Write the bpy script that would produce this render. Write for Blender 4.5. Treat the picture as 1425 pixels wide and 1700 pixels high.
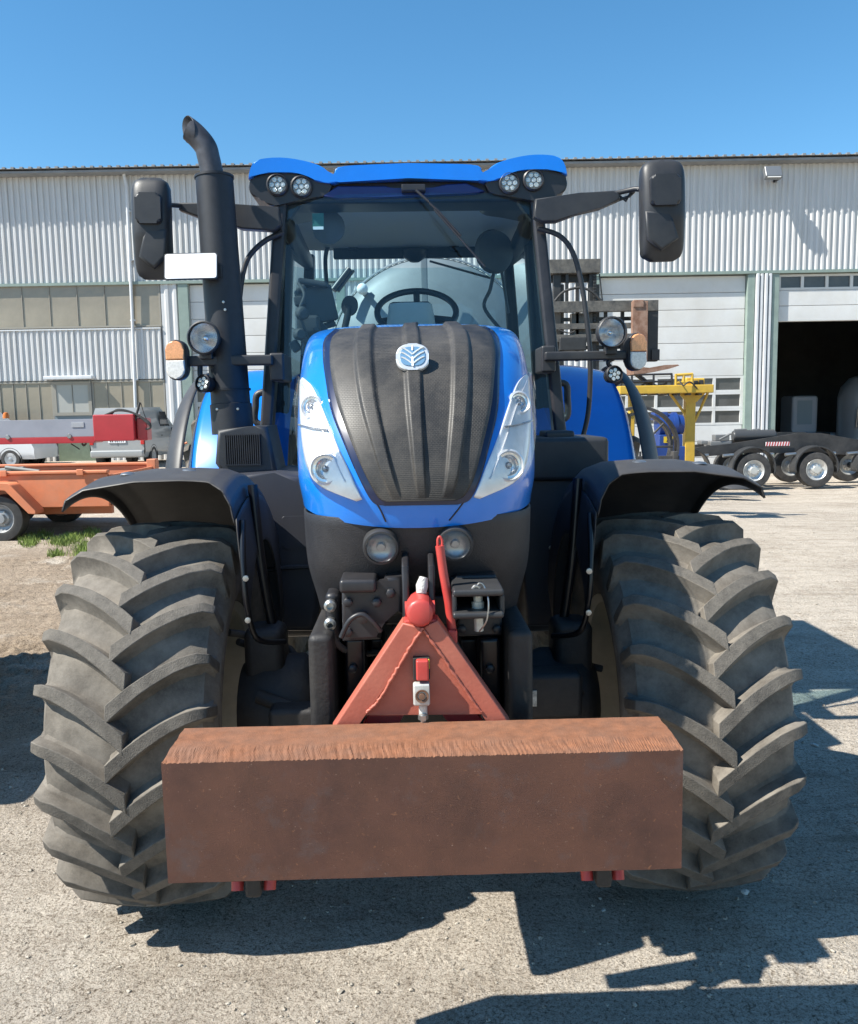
import bpy, bmesh, math, random
from mathutils import Vector, Matrix, noise
random.seed(7)
R = math.radians
PI = math.pi
scene = bpy.context.scene
for o in list(bpy.data.objects):
    bpy.data.objects.remove(o)

# ------------------------------------------------------------------ camera
CAM_H, PITCH, ROLL = 1.75, R(6.7), R(1.0)
cd = bpy.data.cameras.new('camera')
cd.sensor_fit = 'HORIZONTAL'
cd.sensor_width = 36.0
cd.lens = 36.0
cd.clip_start = 0.05
cd.clip_end = 2000
cam = bpy.data.objects.new('camera', cd)
scene.collection.objects.link(cam)
cam.matrix_world = Matrix.Translation((0, 0, CAM_H)) @ Matrix.Rotation(PI / 2 - PITCH, 4, 'X') @ Matrix.Rotation(-ROLL, 4, 'Z')
scene.camera = cam

# ------------------------------------------------------------------ light
# shadow offset per metre of height: +SX to the right, +SY away from the camera
SX, SY = 0.83, 0.32
SUN_EL = math.atan2(1, math.hypot(SX, SY))
world = bpy.data.worlds.new('World')
scene.world = world
world.use_nodes = True
wn = world.node_tree.nodes
wl = world.node_tree.links
sky = wn.new('ShaderNodeTexSky')
sky.sky_type = 'NISHITA'
sky.sun_disc = False
sky.sun_elevation = SUN_EL
sky.sun_rotation = math.atan2(-SX, -SY)
sky.altitude = 200
sky.air_density = 1.0
sky.dust_density = 0.15
sky.ozone_density = 5.0
bg = wn['Background']
bg.inputs['Strength'].default_value = 0.100
hs = wn.new('ShaderNodeHueSaturation')
hs.inputs['Saturation'].default_value = 1.17
hs.inputs['Hue'].default_value = 0.489
wl.new(sky.outputs[0], hs.inputs['Color'])
wl.new(hs.outputs[0], bg.inputs['Color'])
sd = bpy.data.lights.new('sun', 'SUN')
sd.energy = 5.0
sd.angle = R(0.53)
sd.color = (1.0, 0.96, 0.87)
sun = bpy.data.objects.new('sun', sd)
scene.collection.objects.link(sun)
sun.rotation_euler = Vector((SX, SY, -1)).to_track_quat('-Z', 'Y').to_euler()
scene.view_settings.view_transform = 'Standard'
scene.view_settings.look = 'None'
scene.view_settings.gamma = 1
scene.view_settings.use_curve_mapping = False
scene.view_settings.exposure = 0.92
scene.render.engine = 'CYCLES'
scene.cycles.max_bounces = 10
scene.cycles.transparent_max_bounces = 24

# ------------------------------------------------------------------ survey helpers (photo measurements -> metres)
FPX = 1425.0
def px(u, v, y):
    a = (u - 712.5) / FPX; b = -(v - 850) / FPX
    c, s = math.cos(ROLL), math.sin(ROLL)
    xc = a * c + b * s; yc = -a * s + b * c
    dy = math.cos(PITCH) + yc * math.sin(PITCH); dz = -math.sin(PITCH) + yc * math.cos(PITCH)
    t = y / dy
    return Vector((xc * t, y, CAM_H + dz * t))
D0, X0, YAW = 3.05, -0.045, R(1.2)
def T(u, v, Y):
    y = D0 + Y
    for _ in range(5):
        p = px(u, v, y)
        dx, dy = p.x - X0, y - D0
        lx = dx * math.cos(YAW) + dy * math.sin(YAW); ly = -dx * math.sin(YAW) + dy * math.cos(YAW)
        y += Y - ly
    return Vector((lx, ly, p.z))

def lerp(a, b, t): return a + (b - a) * t
def smooth(a, b, x):
    t = max(0.0, min(1.0, (x - a) / (b - a))); return t * t * (3 - 2 * t)
def interp(tab, x):
    if x <= tab[0][0]: return tab[0][1]
    for (x0, y0), (x1, y1) in zip(tab, tab[1:]):
        if x <= x1: return y0 + (y1 - y0) * (x - x0) / (x1 - x0)
    return tab[-1][1]
def cinterp(tab, x):
    # Catmull-Rom through the table
    n = len(tab)
    if x <= tab[0][0]: return tab[0][1]
    if x >= tab[-1][0]: return tab[-1][1]
    for i in range(n - 1):
        if x <= tab[i + 1][0]:
            x0, y0 = tab[i]; x1, y1 = tab[i + 1]
            m0 = (y1 - tab[i - 1][1]) / (x1 - tab[i - 1][0]) if i > 0 else (y1 - y0) / (x1 - x0)
            m1 = (tab[i + 2][1] - y0) / (tab[i + 2][0] - x0) if i + 2 < n else (y1 - y0) / (x1 - x0)
            h = x1 - x0; t = (x - x0) / h
            return (2*t**3-3*t*t+1)*y0 + (t**3-2*t*t+t)*h*m0 + (-2*t**3+3*t*t)*y1 + (t**3-t*t)*h*m1

# ------------------------------------------------------------------ materials
def srgb(r, g, b):
    f = lambda c: (c / 255) / 12.92 if c / 255 <= 0.04045 else ((c / 255 + 0.055) / 1.055) ** 2.4
    return (f(r), f(g), f(b))
MATS = {}
def mat(name, col, rough=0.5, metal=0.0, var=0.0, vscale=6.0, bump=0.0, bscale=80.0, coat=0.0, dust=None, dscale=5.0, damt=0.5, updust=0.0, rvar=0.0, spec=0.5, stretch=None):
    if name in MATS: return MATS[name]
    m = bpy.data.materials.new(name); m.use_nodes = True
    nt = m.node_tree; N = nt.nodes; L = nt.links
    b = N['Principled BSDF']
    b.inputs['Base Color'].default_value = (*col, 1)
    b.inputs['Roughness'].default_value = rough
    b.inputs['Metallic'].default_value = metal
    b.inputs['Specular IOR Level'].default_value = spec
    if coat:
        b.inputs['Coat Weight'].default_value = coat; b.inputs['Coat Roughness'].default_value = 0.06
    tc = N.new('ShaderNodeTexCoord')
    vec = tc.outputs['Object']
    if stretch:
        mp = N.new('ShaderNodeMapping'); mp.inputs['Scale'].default_value = stretch
        L.new(vec, mp.inputs['Vector']); vec = mp.outputs['Vector']
    cur = None
    if var:
        n = N.new('ShaderNodeTexNoise'); n.inputs['Scale'].default_value = vscale; n.inputs['Detail'].default_value = 8; n.inputs['Roughness'].default_value = 0.65
        L.new(vec, n.inputs['Vector'])
        mr = N.new('ShaderNodeMapRange'); mr.inputs[1].default_value = 0.3; mr.inputs[2].default_value = 0.7
        mr.inputs[3].default_value = 1 - var; mr.inputs[4].default_value = 1 + var
        L.new(n.outputs['Fac'], mr.inputs[0])
        mx = N.new('ShaderNodeMix'); mx.data_type = 'RGBA'; mx.blend_type = 'MULTIPLY'; mx.inputs[0].default_value = 1
        mx.inputs[6].default_value = (*col, 1)
        L.new(mr.outputs[0], mx.inputs[7]); cur = mx.outputs[2]
        if rvar:
            m2 = N.new('ShaderNodeMapRange'); m2.inputs[1].default_value = 0.3; m2.inputs[2].default_value = 0.7
            m2.inputs[3].default_value = max(0.02, rough - rvar); m2.inputs[4].default_value = min(1, rough + rvar)
            L.new(n.outputs['Fac'], m2.inputs[0]); L.new(m2.outputs[0], b.inputs['Roughness'])
    if dust:
        n = N.new('ShaderNodeTexNoise'); n.inputs['Scale'].default_value = dscale; n.inputs['Detail'].default_value = 10; n.inputs['Roughness'].default_value = 0.7
        L.new(vec, n.inputs['Vector'])
        mr = N.new('ShaderNodeMapRange'); mr.inputs[1].default_value = 0.38; mr.inputs[2].default_value = 0.72
        mr.inputs[3].default_value = 0; mr.inputs[4].default_value = damt
        L.new(n.outputs['Fac'], mr.inputs[0]); fac = mr.outputs[0]
        if updust:
            ge = N.new('ShaderNodeNewGeometry'); sx = N.new('ShaderNodeSeparateXYZ'); L.new(ge.outputs['Normal'], sx.inputs[0])
            mu = N.new('ShaderNodeMapRange'); mu.inputs[1].default_value = 0.2; mu.inputs[2].default_value = 1.0; mu.inputs[3].default_value = 0; mu.inputs[4].default_value = updust
            L.new(sx.outputs['Z'], mu.inputs[0])
            ad = N.new('ShaderNodeMath'); ad.operation = 'ADD'; ad.use_clamp = True
            L.new(fac, ad.inputs[0]); L.new(mu.outputs[0], ad.inputs[1]); fac = ad.outputs[0]
        mx = N.new('ShaderNodeMix'); mx.data_type = 'RGBA'
        mx.inputs[6].default_value = (*col, 1); mx.inputs[7].default_value = (*dust, 1)
        if cur: L.new(cur, mx.inputs[6])
        L.new(fac, mx.inputs[0]); cur = mx.outputs[2]
    if cur: L.new(cur, b.inputs['Base Color'])
    if bump:
        n = N.new('ShaderNodeTexNoise'); n.inputs['Scale'].default_value = bscale; n.inputs['Detail'].default_value = 6
        L.new(vec, n.inputs['Vector'])
        bp = N.new('ShaderNodeBump'); bp.inputs['Strength'].default_value = bump; bp.inputs['Distance'].default_value = 0.01
        L.new(n.outputs['Fac'], bp.inputs['Height']); L.new(bp.outputs[0], b.inputs['Normal'])
    MATS[name] = m
    return m
def glass(name, tint=(0.8, 0.9, 0.92), refl=1.0, rough=0.02):
    if name in MATS: return MATS[name]
    m = bpy.data.materials.new(name); m.use_nodes = True
    nt = m.node_tree; N = nt.nodes; L = nt.links
    N.remove(N['Principled BSDF'])
    t = N.new('ShaderNodeBsdfTransparent'); t.inputs[0].default_value = (*tint, 1)
    g = N.new('ShaderNodeBsdfGlossy'); g.inputs['Roughness'].default_value = rough
    fr = N.new('ShaderNodeFresnel'); fr.inputs[0].default_value = 1.45
    mu = N.new('ShaderNodeMath'); mu.operation = 'MULTIPLY'; mu.inputs[1].default_value = refl
    L.new(fr.outputs[0], mu.inputs[0])
    mx = N.new('ShaderNodeMixShader')
    L.new(mu.outputs[0], mx.inputs[0]); L.new(t.outputs[0], mx.inputs[1]); L.new(g.outputs[0], mx.inputs[2])
    L.new(mx.outputs[0], N['Material Output'].inputs[0])
    MATS[name] = m
    return m

# ------------------------------------------------------------------ mesh builder
def frame(o, x, y):
    x = Vector(x).normalized(); y = Vector(y); z = x.cross(y).normalized(); y = z.cross(x)
    m = Matrix((x, y, z)).transposed().to_4x4(); m.translation = Vector(o); return m
def FRONT(x, y, z): return frame((x, y, z), (1, 0, 0), (0, 0, 1))     # local z points at the camera (-y)
def SIDE(x, y, z): return frame((x, y, z), (0, 1, 0), (0, 0, 1))      # local z points to +x
class MB:
    def __init__(s): s.bm = bmesh.new()
    def box(s, c, d, rot=None, bev=0.0, seg=2):
        M = Matrix.Translation(Vector(c))
        if rot: M = M @ rot.to_4x4()
        g = bmesh.ops.create_cube(s.bm, size=1, matrix=M @ Matrix.Diagonal((*d, 1)))
        if bev:
            es = list({e for v in g['verts'] for e in v.link_edges})
            bmesh.ops.bevel(s.bm, geom=es, offset=min(bev, min(d) * 0.45), segments=seg, affect='EDGES', profile=0.5)
        return s
    def tube(s, pts, r, seg=10, caps=True, closed=False):
        pts = [Vector(p) for p in pts]; n = len(pts)
        rs = r if isinstance(r, (list, tuple)) else [r] * n
        tang = []
        for i in range(n):
            if closed: t = pts[(i + 1) % n] - pts[i - 1]
            else: t = pts[min(i + 1, n - 1)] - pts[max(i - 1, 0)]
            tang.append(t.normalized())
        up = Vector((0, 0, 1)) if abs(tang[0].z) < 0.9 else Vector((1, 0, 0))
        nrm = (up - tang[0] * up.dot(tang[0])).normalized()
        rings = []
        for i in range(n):
            nrm = (nrm - tang[i] * nrm.dot(tang[i])).normalized(); b = tang[i].cross(nrm)
            rings.append([s.bm.verts.new(pts[i] + (nrm * math.cos(2*PI*k/seg) + b * math.sin(2*PI*k/seg)) * rs[i]) for k in range(seg)])
        m = n if closed else n - 1
        for i in range(m):
            a, b2 = rings[i], rings[(i + 1) % n]
            for k in range(seg): s.bm.faces.new((a[k], a[(k+1) % seg], b2[(k+1) % seg], b2[k]))
        if caps and not closed:
            s.bm.faces.new(rings[0][::-1]); s.bm.faces.new(rings[-1])
        return s
    def lathe(s, prof, M=None, seg=32, a0=0.0, a1=2*PI):
        M = M or Matrix()
        full = abs(a1 - a0 - 2*PI) < 1e-6
        cols = seg if full else seg + 1
        rings = []
        for (r, a) in prof:
            if r < 1e-6: rings.append([s.bm.verts.new(M @ Vector((0, 0, a)))])
            else: rings.append([s.bm.verts.new(M @ Vector((r*math.cos(a0+(a1-a0)*k/seg), r*math.sin(a0+(a1-a0)*k/seg), a))) for k in range(cols)])
        for A, B in zip(rings, rings[1:]):
            for k in range(seg):
                k2 = (k + 1) % cols
                f = []
                for v in (A[k % len(A)], A[k2 % len(A)], B[k2 % len(B)], B[k % len(B)]):
                    if v not in f: f.append(v)
                if len(f) > 2: s.bm.faces.new(f)
        return s
    def prism(s, poly, depth, M=None, bev=0.0, seg=2):
        M = M or Matrix(); n = len(poly)
        a = [s.bm.verts.new(M @ Vector((p[0], p[1], 0))) for p in poly]
        b = [s.bm.verts.new(M @ Vector((p[0], p[1], depth))) for p in poly]
        fs = [s.bm.faces.new(a[::-1]), s.bm.faces.new(b)]
        for i in range(n): fs.append(s.bm.faces.new((a[i], a[(i+1) % n], b[(i+1) % n], b[i])))
        if bev:
            es = list({e for f in fs[:2] for e in f.edges})
            bmesh.ops.bevel(s.bm, geom=es, offset=bev, segments=seg, affect='EDGES', profile=0.5, clamp_overlap=True)
        return s
    def grid(s, fn, nu, nv, close_u=False):
        vs = [[s.bm.verts.new(fn(i / nu, j / nv)) for j in range(nv + 1)] for i in range(nu + (0 if close_u else 1))]
        n = len(vs)
        for i in range(nu):
            for j in range(nv):
                s.bm.faces.new((vs[i][j], vs[(i+1) % n][j], vs[(i+1) % n][j+1], vs[i][j+1]))
        return s
    def quad(s, *p):
        s.bm.faces.new([s.bm.verts.new(Vector(q)) for q in p]); return s
    def build(s, name, m, parent=None, sm=48, solid=0.0, bevel=0.0, fix=True, loc=None, wn=True):
        if fix: bmesh.ops.recalc_face_normals(s.bm, faces=s.bm.faces)
        me = bpy.data.meshes.new(name); s.bm.to_mesh(me); s.bm.free()
        me.shade_smooth()
        me.set_sharp_from_angle(angle=R(sm))
        for mm in (m if isinstance(m, (list, tuple)) else [m]): me.materials.append(mm)
        o = link(name, me, parent, solid, bevel, loc)
        if wn and len(me.polygons) < 4000:
            q = o.modifiers.new('weighted', 'WEIGHTED_NORMAL'); q.keep_sharp = True
        return o
def link(name, me, parent=None, solid=0, bevel=0, loc=None, rot=None):
    o = bpy.data.objects.new(name, me); scene.collection.objects.link(o)
    if parent: o.parent = parent
    if loc is not None: o.location = loc
    if rot is not None: o.rotation_euler = rot
    if solid:
        q = o.modifiers.new('solid', 'SOLIDIFY'); q.thickness = solid; q.offset = -1
    if bevel:
        q = o.modifiers.new('bevel', 'BEVEL'); q.width = bevel; q.segments = 2; q.limit_method = 'ANGLE'; q.angle_limit = R(40)
    return o
def thing(name, label, cat, loc=(0, 0, 0), rz=0.0, group=None):
    o = bpy.data.objects.new(name, None); scene.collection.objects.link(o)
    o.location = loc; o.rotation_euler = (0, 0, rz); o.empty_display_size = 0.2
    tag(o, label, cat, group); return o
def tag(o, label=None, cat=None, group=None, kind=None):
    if label: o['label'] = label
    if cat: o['category'] = cat
    if group: o['group'] = group
    if kind: o['kind'] = kind
    return o
def copy_tree(o, parent=None):
    c = o.copy(); scene.collection.objects.link(c); c.parent = parent
    for ch in list(o.children): copy_tree(ch, c)
    return c
def rrect(w, h, r, n=5):
    out = []
    for cx, cy, a in ((w/2-r, h/2-r, 0), (-w/2+r, h/2-r, 90), (-w/2+r, -h/2+r, 180), (w/2-r, -h/2+r, 270)):
        for k in range(n + 1):
            t = R(a + 90 * k / n); out.append((cx + r * math.cos(t), cy + r * math.sin(t)))
    return out
def spline(pts, n=8):
    pts = [Vector(p) for p in pts]; out = []
    for i in range(len(pts) - 1):
        p0 = pts[max(i-1, 0)]; p1 = pts[i]; p2 = pts[i+1]; p3 = pts[min(i+2, len(pts)-1)]
        for k in range(n):
            t = k / n
            out.append(0.5 * ((2*p1) + (p2-p0)*t + (2*p0-5*p1+4*p2-p3)*t*t + (3*p1-p0-3*p2+p3)*t**3))
    out.append(pts[-1]); return out

# ------------------------------------------------------------------ shared materials
M_BLUE = mat('blue_paint', (0.0005, 0.175, 0.66), 0.30, coat=0.7, var=0.05, vscale=9, dust=(0.08, 0.22, 0.52), dscale=3.5, damt=0.08)
M_BLACKP = mat('black_plastic', (0.020, 0.021, 0.025), 0.46, var=0.15, vscale=14, bump=0.06, bscale=900, dust=(0.09, 0.085, 0.075), dscale=6, damt=0.25, updust=0.15)
M_BLACKM = mat('black_metal', (0.015, 0.015, 0.019), 0.42, var=0.2, vscale=9, dust=(0.07, 0.062, 0.055), dscale=9, damt=0.22, updust=0.06)
M_DARKC = mat('dark_casting', (0.014, 0.013, 0.014), 0.6, var=0.3, vscale=10, dust=(0.05, 0.042, 0.034), dscale=9, damt=0.5, bump=0.2, bscale=60)
M_PANEL = mat('grey_panel_plastic', (0.034, 0.035, 0.043), 0.48, var=0.1, vscale=5, bump=0.04, bscale=900, dust=(0.06, 0.055, 0.05), dscale=4, damt=0.2)
M_FEND = mat('fender_plastic', (0.026, 0.026, 0.030), 0.5, var=0.12, vscale=8, bump=0.05, bscale=700, dust=(0.13, 0.12, 0.105), dscale=4, damt=0.25, updust=0.15)
M_RUBBER = mat('dusty_tyre_rubber', (0.100, 0.087, 0.072), 0.88, var=0.18, vscale=120, bump=0.16, bscale=260, dust=(0.265, 0.236, 0.198), dscale=7, damt=0.85)
M_LUG = mat('worn_lug_rubber', (0.082, 0.073, 0.062), 0.85, var=0.28, vscale=160, bump=0.30, bscale=240, dust=(0.17, 0.152, 0.128), dscale=26, damt=0.7)
M_RUB2 = mat('dark_rubber', (0.03, 0.03, 0.03), 0.7, var=0.2, vscale=9, dust=(0.12, 0.11, 0.1), dscale=6, damt=0.4)
M_STEEL = mat('bare_steel', (0.42, 0.42, 0.41), 0.35, metal=0.9, var=0.2, vscale=20)
M_CHROME = mat('chrome', (0.8, 0.8, 0.8), 0.12, metal=1.0)
M_CREAM = mat('cream_rim', (0.42, 0.37, 0.27), 0.5, var=0.2, vscale=6)
M_TAN = mat('tan_casting', (0.36, 0.25, 0.12), 0.6, var=0.3, vscale=7)
M_LENS = glass('clear_lens', (0.96, 0.97, 0.98), 0.9, 0.03)
M_GLASS = glass('cab_glass', (0.74, 0.89, 0.93), 1.3, 0.01)
M_WHITE = mat('white_plate', (0.82, 0.82, 0.82), 0.4)
M_REFL = mat('reflector_bowl', (0.78, 0.78, 0.79), 0.24, metal=0.9, bump=0.12, bscale=60)
M_FOG = mat('fog_reflector', (0.34, 0.35, 0.37), 0.25, metal=0.7)
M_SILV = mat('silver_badge', (0.74, 0.75, 0.76), 0.32, metal=0.55)
M_LED = mat('led_tile', (0.72, 0.72, 0.66), 0.2, metal=0.6, bump=0.6, bscale=110)
M_ORANGE_L = mat('orange_indicator_lens', (0.75, 0.33, 0.14), 0.22, var=0.25, vscale=120, coat=0.5)
M_CLEAR_L = mat('clear_indicator_lens', (0.7, 0.66, 0.6), 0.2, var=0.2, vscale=120, coat=0.5)
# ================================================================== GROUND
def gz(x, y):
    r = smooth(9, 24, y)
    z = r * (-0.62 * smooth(0, 9, x) + 0.24 * smooth(3, 9, -x))
    return z
def gnoise(x, y):
    d = math.hypot(x, y - 2)
    a = 0.010 * noise.noise(Vector((x * 0.9, y * 0.9, 3))) + 0.006 * noise.noise(Vector((x * 3.1, y * 3.1, 8)))
    a += 0.0035 * noise.noise(Vector((x * 9, y * 9, 1)))
    # churned, rutted mud on the left
    m = smooth(1.3, 2.2, -x) * smooth(3.3, 4.8, y) * (1 - smooth(10, 13, y))
    a += 0 * m * (0.07 * noise.noise(Vector((x * 1.6, y * 6.5, 5))) + 0.035 * noise.noise(Vector((x * 7, y * 11, 9))) + 0.02 * noise.noise(Vector((x * 17, y * 21, 2))))
    return a * (1 - smooth(20, 40, d)) - 0.004
def ground_material():
    m = bpy.data.materials.new('dry_gravel_yard'); m.use_nodes = True
    nt = m.node_tree; N = nt.nodes; L = nt.links; b = N['Principled BSDF']
    b.inputs['Roughness'].default_value = 0.95; b.inputs['Specular IOR Level'].default_value = 0.15
    tc = N.new('ShaderNodeTexCoord')
    def nz(scale, det=8, ro=0.6, dist=0.0):
        n = N.new('ShaderNodeTexNoise'); n.inputs['Scale'].default_value = scale; n.inputs['Detail'].default_value = det
        n.inputs['Roughness'].default_value = ro; n.inputs['Distortion'].default_value = dist
        L.new(tc.outputs['Object'], n.inputs['Vector']); return n.outputs['Fac']
    def ramp(f, stops):
        r = N.new('ShaderNodeValToRGB'); L.new(f, r.inputs[0])
        e = r.color_ramp.elements
        while len(e) < len(stops): e.new(0.5)
        for q, (p, c) in zip(e, stops): q.position = p; q.color = (*c, 1)
        return r.outputs[0]
    def mul(a, c, f=1.0):
        x = N.new('ShaderNodeMix'); x.data_type = 'RGBA'; x.blend_type = 'MULTIPLY'; x.inputs[0].default_value = f
        L.new(a, x.inputs[6]); L.new(c, x.inputs[7]); return x.outputs[2]
    big = ramp(nz(0.45, 6), [(0.30, (0.37, 0.32, 0.262)), (0.42, (0.49, 0.437, 0.372)), (0.55, (0.55, 0.495, 0.425)), (0.72, (0.595, 0.54, 0.47))])
    mid = ramp(nz(5.0, 9, 0.7, 0.6), [(0.3, (0.80, 0.78, 0.76)), (0.55, (1, 1, 1)), (0.8, (1.06, 1.06, 1.05))])
    spk = ramp(nz(75, 5, 0.75), [(0.34, (0.25, 0.22, 0.19)), (0.46, (0.90, 0.88, 0.86)), (0.68, (1.12, 1.12, 1.12))])
    spk2 = ramp(nz(190, 3, 0.7), [(0.34, (0.38, 0.35, 0.32)), (0.47, (1, 1, 1)), (0.7, (1.15, 1.15, 1.15))])
    pit = ramp(nz(22, 6, 0.8, 1.2), [(0.28, (0.42, 0.38, 0.34)), (0.39, (1, 1, 1)), (1.0, (1, 1, 1))])
    # crazed mud cracks in patches
    vo = N.new('ShaderNodeTexVoronoi'); vo.feature = 'DISTANCE_TO_EDGE'; vo.inputs['Scale'].default_value = 13
    wv = N.new('ShaderNodeVectorMath'); wv.operation = 'ADD'
    nn = N.new('ShaderNodeTexNoise'); nn.inputs['Scale'].default_value = 20; nn.inputs['Detail'].default_value = 4; L.new(tc.outputs['Object'], nn.inputs['Vector'])
    sc = N.new('ShaderNodeVectorMath'); sc.operation = 'SCALE'; sc.inputs['Scale'].default_value = 0.09; L.new(nn.outputs['Color'], sc.inputs[0])
    L.new(tc.outputs['Object'], wv.inputs[0]); L.new(sc.outputs[0], wv.inputs[1]); L.new(wv.outputs[0], vo.inputs['Vector'])
    crk = ramp(vo.outputs['Distance'], [(0.0, (0.55, 0.52, 0.48)), (0.03, (1, 1, 1)), (1.0, (1, 1, 1))])
    patch = N.new('ShaderNodeMapRange'); patch.inputs[1].default_value = 0.45; patch.inputs[2].default_value = 0.56; L.new(nz(1.3, 3), patch.inputs[0])
    mpt = N.new('ShaderNodeMapping'); mpt.inputs['Scale'].default_value = (0.5, 4.5, 1); mpt.inputs['Rotation'].default_value = (0, 0, R(14)); L.new(tc.outputs['Object'], mpt.inputs['Vector'])
    trk = N.new('ShaderNodeTexNoise'); trk.inputs['Scale'].default_value = 1.0; trk.inputs['Detail'].default_value = 9; trk.inputs['Roughness'].default_value = 0.7; L.new(mpt.outputs[0], trk.inputs['Vector'])
    trk = ramp(trk.outputs['Fac'], [(0.32, (0.74, 0.72, 0.69)), (0.46, (0.97, 0.965, 0.96)), (0.66, (1.07, 1.07, 1.07))])
    stain = ramp(nz(2.4, 7, 0.72, 0.8), [(0.26, (0.62, 0.59, 0.56)), (0.37, (1, 1, 1)), (1.0, (1, 1, 1))])
    c = mul(mul(mul(mul(mul(mul(big, mid), spk), spk2), pit), trk), stain)
    x = N.new('ShaderNodeMix'); x.data_type = 'RGBA'; x.blend_type = 'MULTIPLY'; L.new(patch.outputs[0], x.inputs[0]); L.new(c, x.inputs[6]); L.new(crk, x.inputs[7])
    # earthy brown soil where the yard is churned (left) and a greyer, oily strip under the machine
    sp = N.new('ShaderNodeSeparateXYZ'); L.new(tc.outputs['Object'], sp.inputs[0])
    def rng(out, a, bb):
        r = N.new('ShaderNodeMapRange'); r.interpolation_type = 'SMOOTHSTEP'; r.inputs[1].default_value = a; r.inputs[2].default_value = bb; L.new(out, r.inputs[0]); return r.outputs[0]
    def mm(a, bb, op='MULTIPLY'):
        q = N.new('ShaderNodeMath'); q.operation = op; L.new(a, q.inputs[0]); L.new(bb, q.inputs[1]); return q.outputs[0]
    soil = mm(mm(rng(sp.outputs['X'], -1.2, -2.4), rng(sp.outputs['Y'], 3.2, 4.6)), rng(sp.outputs['Y'], 13, 10.5))
    soil = mm(soil, rng(nz(1.7, 5), 0.22, 0.48))
    y = N.new('ShaderNodeMix'); y.data_type = 'RGBA'; y.blend_type = 'MULTIPLY'; y.inputs[7].default_value = (0.70, 0.63, 0.56, 1)
    L.new(soil, y.inputs[0]); L.new(x.outputs[2], y.inputs[6])
    L.new(y.outputs[2], b.inputs['Base Color'])
    h1 = nz(70, 8, 0.75); h2 = nz(9, 8, 0.65, 0.5)
    s = N.new('ShaderNodeMath'); s.operation = 'MULTIPLY_ADD'; s.inputs[1].default_value = 2.2; L.new(h2, s.inputs[0]); L.new(h1, s.inputs[2])
    bp = N.new('ShaderNodeBump'); bp.inputs['Strength'].default_value = 0.9; bp.inputs['Distance'].default_value = 0.02
    L.new(s.outputs[0], bp.inputs['Height'])
    L.new(bp.outputs[0], b.inputs['Normal'])
    return m
def ground():
    bm = bmesh.new(); nu, nv = 300, 330; B = 7.0; A = 200 / math.sinh(B)
    s0 = -math.asinh(9 / A) / B; s1 = math.asinh(400 / A) / B
    rows = []
    for j in range(nv + 1):
        y = 2.6 + A * math.sinh(B * lerp(s0, s1, j / nv)); row = []
        for i in range(nu + 1):
            x = A * math.sinh(B * (2 * i / nu - 1))
            row.append(bm.verts.new((x, y, gz(x, y) + gnoise(x, y))))
        rows.append(row)
    for j in range(nv):
        for i in range(nu): bm.faces.new((rows[j][i], rows[j][i+1], rows[j+1][i+1], rows[j+1][i]))
    me = bpy.data.meshes.new('ground'); bm.to_mesh(me); bm.free(); me.shade_smooth(); me.materials.append(ground_material())
    tag(link('ground', me), kind='structure')
    return me.materials[0]
M_GROUND = ground()
def mud():
    bm = bmesh.new(); nx, ny = 190, 250; rows = []
    for j in range(ny + 1):
        y = lerp(4.4, 10.9, j / ny); row = []
        for i in range(nx + 1):
            x = lerp(-6.6, -1.25, (i / nx) ** .8)
            e = min(smooth(-1.25, -1.75, x) if False else smooth(1.25, 1.75, -x), smooth(6.6, 6.0, -x) if False else 1 - smooth(6.0, 6.6, -x), smooth(4.4, 5.0, y), 1 - smooth(10.3, 10.9, y))
            n1 = noise.noise(Vector((x * 1.3 + .6 * math.sin(y), y * 5.2, 5))); n2 = noise.noise(Vector((x * 6, y * 12, 9))); n3 = noise.noise(Vector((x * 15, y * 24, 2))); n4 = noise.noise(Vector((x * 34, y * 45, 4)))
            h = .035 + .055 * n1 + .045 * abs(n2) + .040 * n3 + .026 * n4
            patchy = .35 + .65 * smooth(-.25, .3, noise.noise(Vector((x * .7, y * .6, 12))))
            row.append(bm.verts.new((x, y, gz(x, y) - .012 + gnoise(x, y) * .3 + e * (.010 + h * patchy))))
        rows.append(row)
    for j in range(ny):
        for i in range(nx): bm.faces.new((rows[j][i], rows[j][i+1], rows[j+1][i+1], rows[j+1][i]))
    bmesh.ops.recalc_face_normals(bm, faces=bm.faces)
    me = bpy.data.meshes.new('churned_mud'); bm.to_mesh(me); bm.free(); me.shade_smooth(); me.materials.append(M_GROUND)
    if me.polygons[0].normal.z < 0: me.flip_normals()
    tag(link('churned_mud', me), kind='structure')
mud()

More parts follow.
